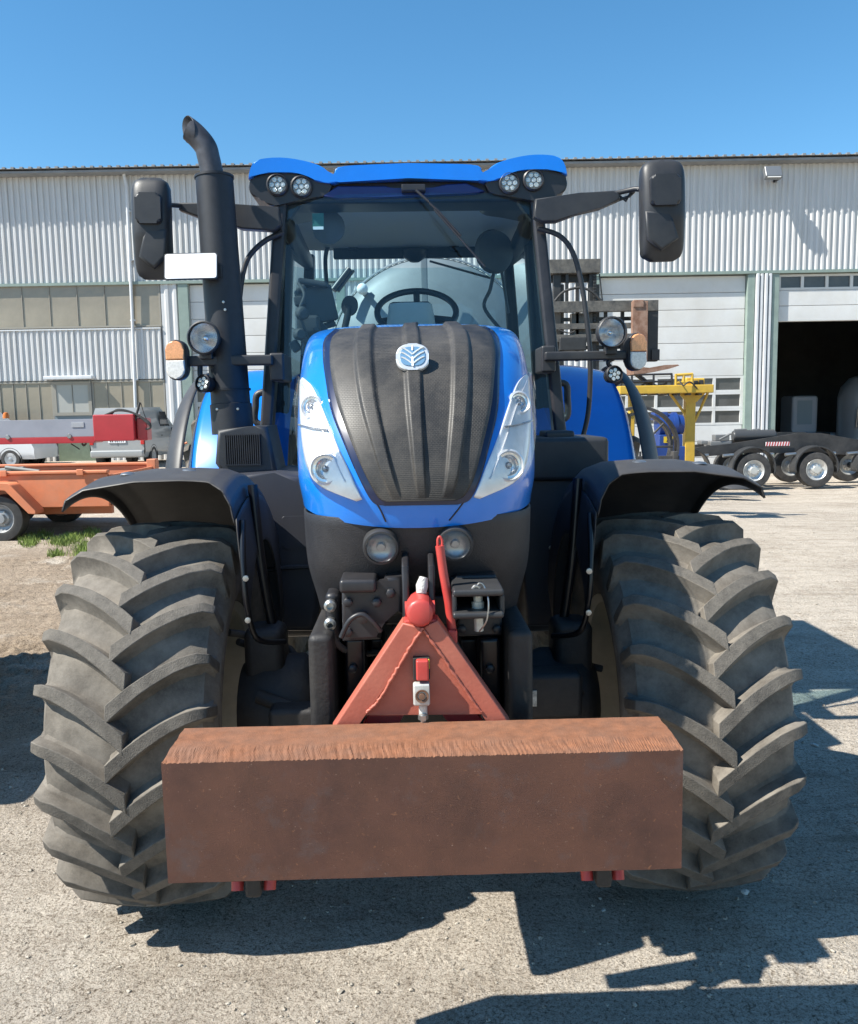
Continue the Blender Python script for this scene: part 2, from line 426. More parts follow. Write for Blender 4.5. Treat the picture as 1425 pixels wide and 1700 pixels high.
def stone_mesh(name, sc, seed, m, sub=1):
    rnd = random.Random(seed)
    mb = MB(); g = bmesh.ops.create_icosphere(mb.bm, subdivisions=sub, radius=1)
    for v in mb.bm.verts:
        k = 1 + rnd.uniform(-0.22, 0.22); v.co = Vector((v.co.x * sc[0] * k, v.co.y * sc[1] * k, v.co.z * sc[2] * k))
    return mb.build(name, m, sm=25)
def gravel():
    base = []
    t = bmesh.new(); bmesh.ops.create_icosphere(t, subdivisions=1, radius=1); t.verts.ensure_lookup_table()
    V = [v.co.copy() for v in t.verts]; Fc = [[v.index for v in f.verts] for f in t.faces]; t.free()
    verts, faces, mi = [], [], []
    rnd = random.Random(3)
    for k in range(3200):
        y = rnd.uniform(1.7, 4.2) if k < 1500 else rnd.uniform(3.5, 14)
        x = rnd.uniform(-0.62, 0.62) * (y + 0.4)
        s = rnd.choice([0.0025, 0.003, 0.004, 0.004, 0.006, 0.009]) * rnd.uniform(0.7, 1.3)
        if k >= 1500: s *= 1.5
        if k % 230 == 0: s = rnd.uniform(0.009, 0.014)
        a = rnd.uniform(0, PI); ca, sa = math.cos(a), math.sin(a); e = rnd.uniform(0.6, 1.0); n0 = len(verts)
        z = gz(x, y) + gnoise(x, y) + s * 0.2
        for v in V:
            kx, ky = v.x * s * (1 + rnd.uniform(-.2, .2)), v.y * s * e
            verts.append((x + kx * ca - ky * sa, y + kx * sa + ky * ca, z + v.z * s * 0.55))
        for f in Fc: faces.append([n0 + i for i in f]); mi.append(rnd.choice([0, 0, 1, 2]))
    me = bpy.data.meshes.new('gravel'); me.from_pydata(verts, [], faces)
    for c in (mat('pebble_pale', (0.40, 0.36, 0.30), 0.9), mat('pebble_tan', (0.27, 0.23, 0.185), 0.9), mat('soil_crumb', (0.13, 0.11, 0.085), 0.95)): me.materials.append(c)
    me.polygons.foreach_set('material_index', mi)
    tag(link('gravel', me), 'loose small gravel scattered over the dry yard', 'gravel', kind='stuff')
gravel()
for (u, v, s, lab) in ((1353, 1235, (0.022, 0.013, 0.008), 'pale flat stone on shaded ground right of the right front tyre'),
                       (1238, 1483, (0.014, 0.011, 0.009), 'small grey stone on the ground just below the right front tyre'),
                       (1003, 1512, (0.010, 0.006, 0.005), 'tiny white stone in the shadow below the steel block')):
    lo, hi = 1.0, 30.0
    for _ in range(40):
        m_ = (lo + hi) / 2
        if px(u, v, m_).z < 0: hi = m_
        else: lo = m_
    p = px(u, v, lo)
    o = stone_mesh('stone', s, u, mat('pale_stone', (0.5, 0.49, 0.46), 0.8, var=0.15), 2); o.location = (p.x, p.y, gnoise(p.x, p.y) + s[2] * 0.6)
    o.rotation_euler = (0, 0, u); tag(o, lab, 'stone')
def grass(u0, u1, v0, v1, n, name, label):
    rnd = random.Random(u0); verts, faces = [], []
    def gp(u, v):
        y = CAM_H * FPX / (v - 690.0)
        for _ in range(8):
            p = px(u, v, y); y *= 1 + p.z / CAM_H * 0.9
        return px(u, v, y)
    clumps = [(rnd.uniform(u0, u1), rnd.uniform(v0, v1)) for _ in range(16)]
    for k in range(n):
        cu, cv = rnd.choice(clumps)
        p = gp(min(u1 + 12, rnd.gauss(cu, 7)), rnd.gauss(cv, 3)); h = rnd.uniform(0.03, 0.11); a = rnd.uniform(0, 2*PI); w = 0.005
        lean = rnd.uniform(0.01, 0.05); b = rnd.uniform(0, 2*PI); i0 = len(verts); z = gz(p.x, p.y) + gnoise(p.x, p.y) - 0.005
        dx, dy = math.cos(a) * w, math.sin(a) * w
        verts += [(p.x - dx, p.y - dy, z), (p.x + dx, p.y + dy, z), (p.x + dx * .6 + math.cos(b) * lean * .4, p.y + dy * .6 + math.sin(b) * lean * .4, z + h * .6), (p.x + math.cos(b) * lean, p.y + math.sin(b) * lean, z + h)]
        faces += [(i0, i0 + 1, i0 + 2), (i0, i0 + 2, i0 + 3)]
    me = bpy.data.meshes.new(name); me.from_pydata(verts, [], faces)
    me.materials.append(mat('grass_blade', (0.17, 0.23, 0.045), 0.6, var=0.5, vscale=4))
    tag(link(name, me), label, 'grass', kind='stuff')
grass(15, 155, 888, 926, 3600, 'grass', 'bright green grass tuft on the mud left of the front tyre')

# ================================================================== WAREHOUSE
WY = 30.0
def wp(u, v): return px(u, v, WY)
M_CLAD = mat('white_cladding', (0.56, 0.565, 0.57), 0.45, var=0.09, vscale=1.2, stretch=(1, 1, 0.12), dust=(0.36, 0.335, 0.29), dscale=2.0, damt=0.4)
M_CLADB = mat('grey_white_wall', (0.50, 0.50, 0.50), 0.7, var=0.1, vscale=1)
M_TRIMG = mat('green_grey_trim', (0.22, 0.28, 0.25), 0.5, var=0.12, vscale=3)
M_WHITE_T = mat('white_trim', (0.60, 0.61, 0.62), 0.45, var=0.08, vscale=2)
M_DOOR = mat('white_sectional_door', (0.62, 0.62, 0.61), 0.5, var=0.06, vscale=0.8, dust=(0.40, 0.34, 0.25), dscale=0.7, damt=0.3)
M_PANE = mat('beige_glazing', (0.27, 0.235, 0.18), 0.2, var=0.2, vscale=0.7, spec=0.6)
M_DPANE = mat('dark_door_pane', (0.075, 0.075, 0.075), 0.15, var=0.3, vscale=1.5, spec=0.6)
M_ROOFE = mat('weathered_roof_edge', (0.22, 0.23, 0.24), 0.6, var=0.2, vscale=2)
M_INT = mat('dark_workshop_wall', (0.16, 0.155, 0.15), 0.9, var=0.2, vscale=1)
WB = thing('warehouse', 'long warehouse with white corrugated cladding and sectional truck doors', 'warehouse', (0, WY, 0))
ZE = 9.78; ZB = 6.30
def clad_mesh(w, h, pitch=0.2, dep=0.045):
    mb = MB(); prof = []; n = max(1, round(w / pitch)); p = w / n
    for k in range(n):
        x = k * p; prof += [(x, 0), (x + p*0.38, 0), (x + p*0.58, -dep), (x + p*0.90, -dep)]
    prof.append((w, 0))
    bot = [mb.bm.verts.new((a, b, 0)) for a, b in prof]; top = [mb.bm.verts.new((a, b, h)) for a, b in prof]
    for i in range(len(prof) - 1): mb.bm.faces.new((bot[i], bot[i+1], top[i+1], top[i]))
    bmesh.ops.recalc_face_normals(mb.bm, faces=mb.bm.faces)
    me = bpy.data.meshes.new('cladding_sheet'); mb.bm.to_mesh(me); mb.bm.free(); me.materials.append(M_CLAD)
    return me
def clad(x0, x1, z0, z1, pitch=0.2, w=1.0):
    n = max(1, round((x1 - x0) / w)); ww = (x1 - x0) / n; me = clad_mesh(ww - 0.006, z1 - z0, pitch)
    for k in range(n): link('cladding_sheet', me, WB, loc=(x0 + k * ww, -0.004 * (k % 2), z0))
def wbox(name, x0, x1, y0, y1, z0, z1, m, bev=0.0, parent=WB):
    return MB().box(((x0+x1)/2, (y0+y1)/2, (z0+z1)/2), (abs(x1-x0), y1-y0, z1-z0), bev=bev).build(name, m, parent)
clad(-26, 26, ZB, ZE)
# door bay positions
D1A, D1B = wp(318, 600).x, wp(318, 600).x + 5.05
D2A, D2B = wp(1238, 600).x - 5.05, wp(1238, 600).x
D3A, D3B = wp(1290, 600).x, wp(1290, 600).x + 5.05
ZLOW = -0.75
# backing wall pieces (behind the sheets)
wbox('wall', -26, D1A, 0.10, 0.40, ZLOW, ZE - 0.05, M_CLADB)
wbox('wall', D1A, D3A, 0.30, 0.55, ZLOW, ZE - 0.06, M_CLADB)
wbox('wall', D3B, 26, 0.10, 0.41, ZLOW, ZE - 0.05, M_CLADB)
ZO = wp(1350, 533).z
wbox('wall', D3A, D3B, 0.31, 0.56, ZO + 0.9, ZE - 0.07, M_CLADB)
# lower sill trim under the upper cladding
wbox('trim', -26, 26, -0.10, 0.09, ZB - 0.10, ZB - 0.005, M_TRIMG)
# eave, fascia and the corrugated roof edge
wbox('fascia', -26.2, 26.2, -0.50, 0.1, ZE + 0.003, ZE + 0.07, M_ROOFE)
mb = MB()
for k in range(180):
    x = -26 + k * 0.29
    mb.box((x, -0.1, ZE + 0.15), (0.10, 1.0, 0.06))
tag(mb.build('roof_rib', M_ROOFE, WB), kind='stuff')
MB().quad((-26.2, -0.56, ZE + 0.12), (26.2, -0.56, ZE + 0.12), (26.2, 18, ZE + 1.3), (-26.2, 18, ZE + 1.3)).build('roof', M_ROOFE, WB, solid=0.02)
for nm, x0, x1 in (('end_wall', -26, -25.8), ('end_wall', 25.8, 26)): wbox(nm, x0, x1, 0.45, 18, ZLOW, ZE, M_CLADB)
# interior of the workshop
wbox('interior_wall', D2A - 2, 25.5, 17.6, 17.8, ZLOW, ZE, M_INT)
wbox('interior_wall', D2A - 2.2, D2A - 2, 0.6, 17.7, ZLOW, ZE, M_INT)
wbox('interior_ceiling', D2A - 2, 25.5, 0.6, 17.7, ZE - 0.4, ZE - 0.2, M_INT)
wbox('interior_floor', D2A - 2, 25.5, 0.6, 17.7, -0.64, -0.585, mat('oily_concrete', (0.17, 0.165, 0.155), 0.8, var=0.2))
wbox('interior_wall', D2A - 2, D3A - 0.1, 0.6, 0.8, ZLOW, ZE, M_INT)

def wband(x0, x1, z0, z1, step, m=M_PANE, name='window_band', fw=0.06, y=0.0):
    n = max(1, round((x1 - x0) / step)); s = (x1 - x0) / n
    mb = MB()
    for k in range(n + 1): mb.box((x0 + k * s, y + 0.02, (z0+z1)/2), (fw if k in (0, n) else 0.02, 0.05, z1 - z0))
    for z in (z0, z1): mb.box(((x0+x1)/2, y + 0.018, z), (x1 - x0 + fw, 0.08, fw))
    f = mb.build(name, mat('grey_window_frame', (0.27, 0.25, 0.21), 0.5), WB)
    me = None
    for k in range(n):
        if me is None:
            o = MB().box((0, 0, 0), (s - 0.028, 0.02, z1 - z0 - 0.05)).build('pane', m, f); me = o.data
        else: o = link('pane', me, f)
        o.location = (x0 + (k + .5) * s, y + 0.03, (z0+z1)/2); o.rotation_euler = (random.uniform(-.004, .004), 0, random.uniform(-.006, .006))
zz = lambda v: wp(140, v).z
XL = wp(270, 600).x
wband(-26, XL, zz(543), zz(474), 0.95)
clad(-26, XL, zz(631), zz(548))
wbox('trim', -26, XL, -0.07, 0.05, zz(548), zz(546), M_WHITE_T)
XW0, XW1 = wp(92, 660).x, wp(150, 660).x
wband(-26, XW0 - 0.1, zz(735), zz(634), 0.45)
wband(XW1 + 0.1, XL, zz(706), zz(634), 0.45)
wband(XW0, XW1, zz(687), zz(636), 0.6, mat('pale_pane', (0.34, 0.34, 0.32), 0.12), 'framed_window', 0.11, -0.05)
wbox('window_surround', XW0 - 0.1, XW1 + 0.1, 0.0, 0.09, zz(735), zz(632), mat('blue_grey_panel', (0.2, 0.24, 0.26), 0.5))
wbox('window_canopy', XW0 - 0.25, XW1 + 0.2, -0.30, 0.05, zz(630), zz(624), M_WHITE_T, 0.02)
clad(XW1 + 0.1, XL, -0.3, zz(708))
clad(-26, XW0 - 0.1, -0.3, zz(737))
wbox('side_door', XW0, XW1 + 0.1, -0.03, 0.08, -0.2, zz(734), mat('green_door', (0.14, 0.18, 0.13), 0.5, var=0.15), 0.01)
# white pier and green post left of the first door
clad(XL + 0.05, wp(300, 600).x, -0.3, ZB - 0.1, 0.33, 0.65)
for x0, x1 in ((wp(301, 600).x, D1A), (D1B, D1B + 0.3), (D2A - 0.3, D2A), (D2B, wp(1250, 600).x), (wp(1278, 600).x, D3A), (D3B, D3B + 0.3)):
    wbox('door_post', x0 + 0.003, x1 - 0.003, -0.06, 0.28, ZLOW, ZB - 0.105, M_TRIMG, 0.01)
# pier between the second and third door: vertical white flashings
PX0, PX1 = wp(1250, 600).x, wp(1278, 600).x
n = 4
for k in range(n):
    s = (PX1 - PX0) / n
    wbox('pier_flashing', PX0 + k * s + 0.02, PX0 + (k + 1) * s - 0.02, -0.14 + 0.03 * (k % 2), 0.28, ZLOW, ZB - 0.105, M_WHITE_T, 0.02)
clad(D1B + 0.3, D2A - 0.3, -0.5, ZB - 0.1)
clad(D3B + 0.3, 26, -0.7, ZB - 0.1)
# sectional doors
def sec_door(x0, x1, zbot, ztop, hp, winrows, ypos=0.16, ncol=5):
    fr = wbox('sectional_door', x0, x1, ypos + 0.05, ypos + 0.10, zbot, ztop, M_DOOR)
    n = max(1, round((ztop - zbot) / hp)); h = (ztop - zbot) / n
    for k in range(n):
        z = zbot + k * h
        if k in winrows:
            mb = MB(); cw = (x1 - x0) / ncol
            mb.box(((x0+x1)/2, ypos, z + 0.04), (x1 - x0, 0.06, 0.08)); mb.box(((x0+x1)/2, ypos, z + h - 0.04), (x1 - x0, 0.06, 0.076))
            for c in range(ncol + 1): mb.box((min(max(x0 + c * cw, x0 + .05), x1 - .05), ypos - 0.002, z + h / 2), (0.10, 0.064, h - 0.005))
            mb.build('window_frame', M_DOOR, fr)
            for c in range(ncol):
                MB().box((x0 + (c + .5) * cw, ypos + 0.03, z + h/2), (cw - 0.10, 0.02, h - 0.16)).build('pane', M_DPANE, fr)
        else:
            MB().box(((x0+x1)/2, ypos, z + h/2), (x1 - x0 - 0.02, 0.05, h - 0.012), bev=0.012, seg=1).build('door_panel', M_DOOR, fr)
sec_door(D1A, D1B, -0.2, ZB - 0.12, 0.56, (2, 3, 4))
sec_door(D2A, D2B, -0.6, ZB - 0.12, 0.56, (3, 4, 5))
# third door: rolled up, its lower sections still hang in the opening head
sec_door(D3A, D3B, ZO, ZB - 0.12, (ZB - 0.12 - ZO) / 3.0, (2,), 0.12, 6)
# downpipe
a, b = wp(212, 300), wp(228, 700)
mb = MB(); mb.tube([(a.x - .05, -0.22, ZE), (a.x, -0.15, ZE - 0.4), (lerp(a.x, b.x, .5), -0.13, 5), (b.x, -0.13, zz(690))], 0.055, 8)
for z in (3, 5, 7, 8.6): mb.box((lerp(b.x, a.x, z / 9.6), -0.08, z), (0.16, 0.12, 0.05))
mb.build('downpipe', M_WHITE_T, WB)
# floodlight on the wall
p = wp(1271, 296)
FL = thing('floodlight', 'square floodlight on the wall below the eave, above the right truck doors', 'lamp', (p.x, WY, p.z))
MB().box((0, -0.62, 0), (0.55, 0.22, 0.40), rot=Matrix.Rotation(R(-25), 3, 'X'), bev=0.03).build('housing', mat('lamp_grey', (0.22, 0.23, 0.24), 0.4, metal=0.5), FL)
MB().box((0, -0.73, -0.05), (0.44, 0.02, 0.28), rot=Matrix.Rotation(R(-25), 3, 'X')).build('lens', mat('lamp_lens', (0.6, 0.6, 0.58), 0.15), FL)
MB().tube([(0, -0.02, 0), (0, -0.56, 0.02)], 0.05).box((0.3, -0.32, -0.1), (0.05, 0.6, 0.12)).build('bracket', M_BLACKM, FL)
# ================================================================== TRACTOR
TR = thing('tractor', 'blue tractor facing the camera with black exhaust stack and rusty block on its front hitch', 'tractor', (X0, D0, 0), YAW)
def tb(mb, u0, v0, u1, v1, Y0, Y1, bev=0.006):
    a = T(u0, v0, Y0); b = T(u1, v1, Y0)
    return mb.box(((a.x+b.x)/2, (Y0+Y1)/2, (a.z+b.z)/2), (abs(b.x-a.x), Y1-Y0, abs(a.z-b.z)), bev=bev)
def tpoly(pts, Y): return [(T(u, v, Y).x, T(u, v, Y).z) for u, v in pts]
def mirx(poly): return [(-x, z) for x, z in poly][::-1]

# ---- wheels
def tyre_mesh(Rr, Wd, rim, nl, lh, L, seed=1):
    rnd = random.Random(seed); mb = MB(); Rc = Rr - lh; h = Wd / 2
    prof = [(rim, 0.74*h), (rim + 0.03, 0.88*h), (rim + (Rc-rim)*0.35, 1.03*h), (rim + (Rc-rim)*0.6, 1.04*h), (Rc - 0.085, 0.985*h), (Rc - 0.045, 0.92*h), (Rc - 0.02, 0.74*h), (Rc - 0.006, 0.4*h), (Rc, 0)]
    full = [(r, x) for r, x in prof] + [(r, -x) for r, x in prof[-2::-1]]
    AX = frame((0, 0, 0), (0, 1, 0), (0, 0, 1))
    mb.lathe(full, AX, 96)
    tab = sorted([(x, r) for r, x in prof[3:]])
    rc = lambda x: interp(tab, abs(x))
    NS = 9
    for side in (-1, 1):
        for k in range(nl):
            p0 = 2*PI*(k + (0.5 if side > 0 else 0)) / nl + rnd.uniform(-.004, .004)
            rings = []
            for i in range(NS + 1):
                t = i / NS
                x = -0.028 + t * (h * 1.005 + 0.028)
                s = L * (1 - (1 - t) ** 1.55)
                slope = L * 1.55 * (1 - t) ** 0.55 / (h + 0.028)
                k2 = math.sqrt(1 + slope * slope)
                wt = (0.044 - 0.006 * t) * k2 * Rr / 0.72; wb = wt + 0.034
                rt = Rr - 0.030 * t * t; rb = rc(min(abs(x), h * 0.985)) - 0.012
                if i == NS: rt = Rr - 0.052; wt *= 0.9
                jit = rnd.uniform(-0.002, 0.002)
                def P(rr, ds):
                    a = p0 + (s + ds) / Rr
                    return Vector((side * x, -math.cos(a) * rr, math.sin(a) * rr))
                wb = wt + 0.062; wm = wt + 0.012; rm = rb + (rt - rb) * 0.30
                rings.append([mb.bm.verts.new(P(*q)) for q in ((rb, -wb/2), (rm, -wm/2), (rt + jit, -wt/2), (rt - jit, wt/2), (rm, wm/2), (rb, wb/2))])
            # shoulder skirt
            a = rings[-1]; e = []
            for q, (rr, ds) in enumerate(((Rc - 0.125, -0.046), (Rc - 0.12, -0.030), (Rc - 0.11, -0.022), (Rc - 0.11, 0.022), (Rc - 0.12, 0.030), (Rc - 0.125, 0.046))):
                an = p0 + (L + ds * Rr / 0.72) / Rr; xx = h * (1.005 if q in (0, 5) else 1.02 if q in (1, 4) else 1.035)
                e.append(mb.bm.verts.new((side * xx, -math.cos(an) * rr, math.sin(an) * rr)))
            rings.append(e)
            for A, B in zip(rings, rings[1:]):
                for q in range(5):
                    nf = mb.bm.faces.new((A[q], A[q+1], B[q+1], B[q])); nf.material_index = 1 if q == 2 else 0
            mb.bm.faces.new(rings[0]); mb.bm.faces.new(rings[-1][::-1])
    bmesh.ops.recalc_face_normals(mb.bm, faces=mb.bm.faces)
    me = bpy.data.meshes.new('tyre'); mb.bm.to_mesh(me); mb.bm.free(); me.shade_smooth(); me.set_sharp_from_angle(angle=R(38)); me.materials.append(M_RUBBER); me.materials.append(M_LUG)
    return me
def rim_mesh(rim, Wd):
    mb = MB(); h = Wd / 2; AX = frame((0, 0, 0), (0, 1, 0), (0, 0, 1))
    prof = [(rim + .03, .80*h), (rim + .02, .86*h), (rim - .01, .80*h), (rim - .04, .55*h), (rim - .06, .1*h), (rim - .10, .05*h), (.16, -.02), (.15, .02), (0, .02)]
    mb.lathe(prof, AX, 48)
    prof = [(rim + .03, -.80*h), (rim + .02, -.86*h), (rim - .01, -.80*h), (rim - .04, -.55*h), (rim - .06, .09*h), (.16, -.05), (.14, -.12), (0, -.12)]
    mb.lathe(prof, AX, 48)
    for k in range(8):
        a = 2*PI*k/8; mb.lathe([(0.016, -.03), (0.016, .05), (0, .05)], frame((0.0, .12*math.cos(a), .12*math.sin(a)), (0, 1, 0), (0, 0, 1)), 6)
    bmesh.ops.recalc_face_normals(mb.bm, faces=mb.bm.faces)
    me = bpy.data.meshes.new('wheel'); mb.bm.to_mesh(me); mb.bm.free(); me.shade_smooth(); me.set_sharp_from_angle(angle=R(35)); me.materials.append(M_CREAM); return me
ft = tyre_mesh(0.69, 0.525, 0.36, 24, 0.056, 0.175); fr_ = rim_mesh(0.36, 0.525)
rt_ = tyre_mesh(0.93, 0.60, 0.49, 20, 0.06, 0.22, 5); rr_ = rim_mesh(0.49, 0.60)
for (x, Y, z, rm, tm, ph, bv) in ((-0.915, 0.09, 0.672, fr_, ft, 0.10, 0.006), (0.920, 0.09, 0.672, fr_, ft, 0.24, 0.006), (-1.08, 2.75, 0.905, rr_, rt_, 0.05, 0), (1.08, 2.75, 0.905, rr_, rt_, 0.2, 0)):
    w = link('wheel', rm, TR, loc=(x, Y, z), rot=(ph, 0, 0)); link('tyre', tm, w, bevel=bv)

# ---- axle, chassis, engine and driveline (dark, under and behind the hood)
mb = MB()
mb.box((0, 0, 0.70), (1.05, 0.20, 0.20), bev=0.05)
mb.box((0, 0.02, 0.62), (0.34, 0.42, 0.34), bev=0.08)
for s in (-1, 1):
    mb.lathe([(0, -.14), (.16, -.14), (.19, -.05), (.19, .08), (.13, .14), (0, .14)], frame((s*0.50, 0, 0.69), (0, 1, 0), (0, 0, 1)), 24)
    mb.box((s*0.55, -0.02, 0.90), (0.14, 0.16, 0.20), bev=0.03)
    mb.tube([(s*0.10, -0.20, 0.72), (s*0.40, -0.22, 0.74), (s*0.56, -0.16, 0.78)], 0.026)
    mb.tube([(s*0.12, -0.20, 0.72), (s*0.30, -0.21, 0.735)], 0.042)
mb.build('front_axle', M_DARKC, TR)
mb = MB()
mb.box((0, 0.45, 0.98), (0.46, 1.9, 0.32), bev=0.03)
mb.box((0, 0.5, 1.30), (0.62, 1.5, 0.34), bev=0.03)
for s in (-1, 1): mb.box((s*0.27, -0.25, 0.95), (0.07, 1.1, 0.42), bev=0.02)
mb.build('chassis', M_DARKC, TR)
mb = MB(); mb.box((0, 2.0, 0.86), (0.55, 1.4, 0.5), bev=0.06); mb.box((0, 2.75, 0.9), (1.5, 0.3, 0.3), bev=0.06)
mb.box((-0.34, 1.25, 0.86), (0.34, 0.10, 0.32), bev=0.03, rot=Matrix.Rotation(R(12), 3, 'Y'))
mb.build('transmission', M_TAN, TR)
mb = MB()
for p in ([T(460, 1100, .3), T(478, 1075, .3), T(500, 1098, .25), T(560, 1120, .2)], [T(500, 1110, .1), T(530, 1088, .1), T(570, 1092, .1)], [T(395, 1065, .0), T(440, 1085, .1), T(455, 1130, .2)],
          [T(850, 1110, .1), T(900, 1090, .1), T(960, 1085, .1)], [T(905, 1120, .1), T(940, 1100, .0), T(1000, 1110, .0)], [T(380, 1050, -.1), T(430, 1060, .0), T(470, 1085, .1)]):
    mb.tube(spline(p, 5), 0.013, 8)
mb.build('hose', M_RUB2, TR)
a = T(859, 1147, -.30); b = T(892, 1172, -.30)
MB().box(((a.x+b.x)/2, -.30, (a.z+b.z)/2), (b.x-a.x, .006, a.z-b.z)).build('type_plate', mat('worn_plate', (0.45, 0.43, 0.38), 0.5, var=0.6, vscale=60), TR)
MB().box(((a.x+b.x)/2 + .01, -.24, (a.z+b.z)/2 + .0), (0.36, .11, .16), bev=0.02).build('axle_bracket', M_DARKC, TR)
MB().box((-0.33, -.24, .70), (.36, .10, .15), bev=.02).build('axle_bracket', M_DARKC, TR)

# ---- hood
HW = [(1.40, .340), (1.46, .346), (1.55, .356), (1.70, .362), (1.85, .368), (2.0, .378), (2.14, .40)]
HF = [(1.40, -.775), (1.46, -.800), (1.55, -.812), (1.65, -.79), (1.75, -.74), (1.85, -.655), (1.93, -.54), (1.99, -.385), (2.03, -.19), (2.055, .04), (2.075, .34), (2.10, .75), (2.12, 1.12)]
HN = 2.75
def hc(z): return interp([(1.4, .42), (1.7, .46), (1.95, .55), (2.12, .6)], z)
def hsurf(x, z):
    W = cinterp(HW, z); q = min(abs(x) / W, 1.0)
    return cinterp(HF, z) + hc(z) * (1 - max(0.0, 1 - q ** HN) ** (1 / HN))
def hpt(th, z):
    W = cinterp(HW, z); s, c = math.sin(th), math.cos(th)
    x = W * math.copysign(abs(s) ** (2 / HN), s); y = cinterp(HF, z) + hc(z) * (1 - abs(c) ** (2 / HN))
    return Vector((x, min(y, 1.12), z))
def hnorm(x, z):
    e = 0.004; W = cinterp(HW, z) * 0.995
    xa, xb = max(-W, x - e), min(W, x + e)
    dx = (hsurf(xb, z) - hsurf(xa, z)) / (xb - xa); dz = (hsurf(x, z + e) - hsurf(x, z - e)) / (2 * e)
    return Vector((dx, -1, dz)).normalized()
def hhit(u, v, off=0.0, lim=0.985):
    for _ in range(60):
        Y = -0.95; last = None
        while Y < 1.1:
            p = T(u, v, Y); W = cinterp(HW, p.z)
            if abs(p.x) < W * lim and p.z < 2.115:
                f = hsurf(p.x, p.z) - Y
                if f <= 0:
                    lo, hi = Y - 0.03, Y
                    for _ in range(14):
                        m_ = (lo + hi) / 2; p = T(u, v, m_)
                        if abs(p.x) < cinterp(HW, p.z) and hsurf(p.x, p.z) <= m_: hi = m_
                        else: lo = m_
                    p = T(u, v, hi); p.y = hsurf(p.x, p.z)
                    return p + hnorm(p.x, p.z) * off
            Y += 0.03
        u += 1.5 if u < 687 else -1.5
        v += 0.15
    return p
zs = [1.443, 1.45] + [1.46 + 0.02 * k for k in range(20)] + [1.86 + 0.01 * k for k in range(21)] + [2.065, 2.07, 2.078, 2.086, 2.095, 2.105, 2.112, 2.118]
mb = MB(); rows = []
NC = 64
for z in zs:
    row = [hpt(lerp(-PI/2, PI/2, k / NC), z) for k in range(NC + 1)]
    low = smooth(1.56, 1.46, z) if False else max(0.0, min(1.0, 1 - (z - 1.46) / 0.12))
    for p in row: p.z += low * 0.045 * (p.x / 0.36) ** 2
    A = row[0].copy(); A.y = 1.12; B = row[-1].copy(); B.y = 1.12
    rows.append([mb.bm.verts.new(q) for q in [A] + row + [B]])
for A, B in zip(rows, rows[1:]):
    for k in range(len(A) - 1): mb.bm.faces.new((A[k], A[k+1], B[k+1], B[k]))
HOOD = mb.build('hood', M_BLUE, TR, sm=60)

def chain(pts, t):
    # point at parameter t (0..1, by index) along a smoothed pixel polyline
    n = len(pts) - 1; f = t * n; tab_u = [(i, p[0]) for i, p in enumerate(pts)]; tab_v = [(i, p[1]) for i, p in enumerate(pts)]
    return cinterp(tab_u, f), cinterp(tab_v, f)
def patch(name, Lc, Rc, nu, nv, off, m, parent, mirror=False, disp=None, solid=0.006, v_from_mid=False):
    mb = MB(); vs = []
    for j in range(nv + 1):
        a = chain(Lc, j / nv); b = chain(Rc, j / nv); row = []
        for i in range(nu + 1):
            s = i / nu; o = off + (disp(s, j / nv) if disp else 0)
            p = hhit(lerp(a[0], b[0], s), lerp(a[1], b[1], s), o)
            if mirror: p.x = -p.x
            row.append(mb.bm.verts.new(p))
        vs.append(row)
    for A, B in zip(vs, vs[1:]):
        for i in range(nu): mb.bm.faces.new((A[i], A[i+1], B[i+1], B[i]))
    ob = mb.build(name, m, parent, sm=70, fix=False)
    # make the outside face point away from the hood
    me = ob.data
    if me.polygons[len(me.polygons)//2].normal.y > 0: me.flip_normals()
    if solid:
        q = ob.modifiers.new('solid', 'SOLIDIFY'); q.thickness = solid; q.offset = -1
    return ob
# grille outlines: left and right edge from top to bottom (photo pixels)
GL = [(566, 554), (553, 567), (550, 592), (554, 632), (565, 680), (584, 732), (606, 785), (628, 824), (641, 831)]
GR = [(796, 547), (813, 558), (820, 582), (819, 622), (813, 680), (801, 735), (787, 790), (772, 820), (758, 829)]
def gmat():
    m = mat('dusty_mesh_grille', (0.030, 0.029, 0.029), 0.5, dust=(0.21, 0.185, 0.155), dscale=7, damt=0.50)
    nt = m.node_tree; N = nt.nodes; L = nt.links; b = N['Principled BSDF']
    tc = N.new('ShaderNodeTexCoord'); mp = N.new('ShaderNodeMapping'); mp.inputs['Rotation'].default_value = (R(90), 0, 0)
    L.new(tc.outputs['Object'], mp.inputs['Vector'])
    br = N.new('ShaderNodeTexBrick'); br.inputs['Scale'].default_value = 62; br.inputs['Mortar Size'].default_value = 0.022; br.inputs['Mortar Smooth'].default_value = 0.6
    br.inputs['Brick Width'].default_value = 0.55; br.inputs['Row Height'].default_value = 0.30
    br.inputs['Color1'].default_value = (0, 0, 0, 1); br.inputs['Color2'].default_value = (0.1, 0.1, 0.1, 1); br.inputs['Mortar'].default_value = (1, 1, 1, 1)
    L.new(mp.outputs[0], br.inputs['Vector'])
    src = b.inputs['Base Color'].links[0].from_socket
    mr = N.new('ShaderNodeMapRange'); mr.inputs[3].default_value = 0.55; mr.inputs[4].default_value = 1.25
    L.new(br.outputs['Color'], mr.inputs[0])
    mx = N.new('ShaderNodeMix'); mx.data_type = 'RGBA'; mx.blend_type = 'MULTIPLY'; mx.inputs[0].default_value = 1
    L.new(src, mx.inputs[6]); L.new(mr.outputs[0], mx.inputs[7]); L.new(mx.outputs[2], b.inputs['Base Color'])
    bp = N.new('ShaderNodeBump'); bp.inputs['Strength'].default_value = 0.5; bp.inputs['Distance'].default_value = 0.003
    L.new(br.outputs['Color'], bp.inputs['Height']); L.new(bp.outputs[0], b.inputs['Normal'])
    return m
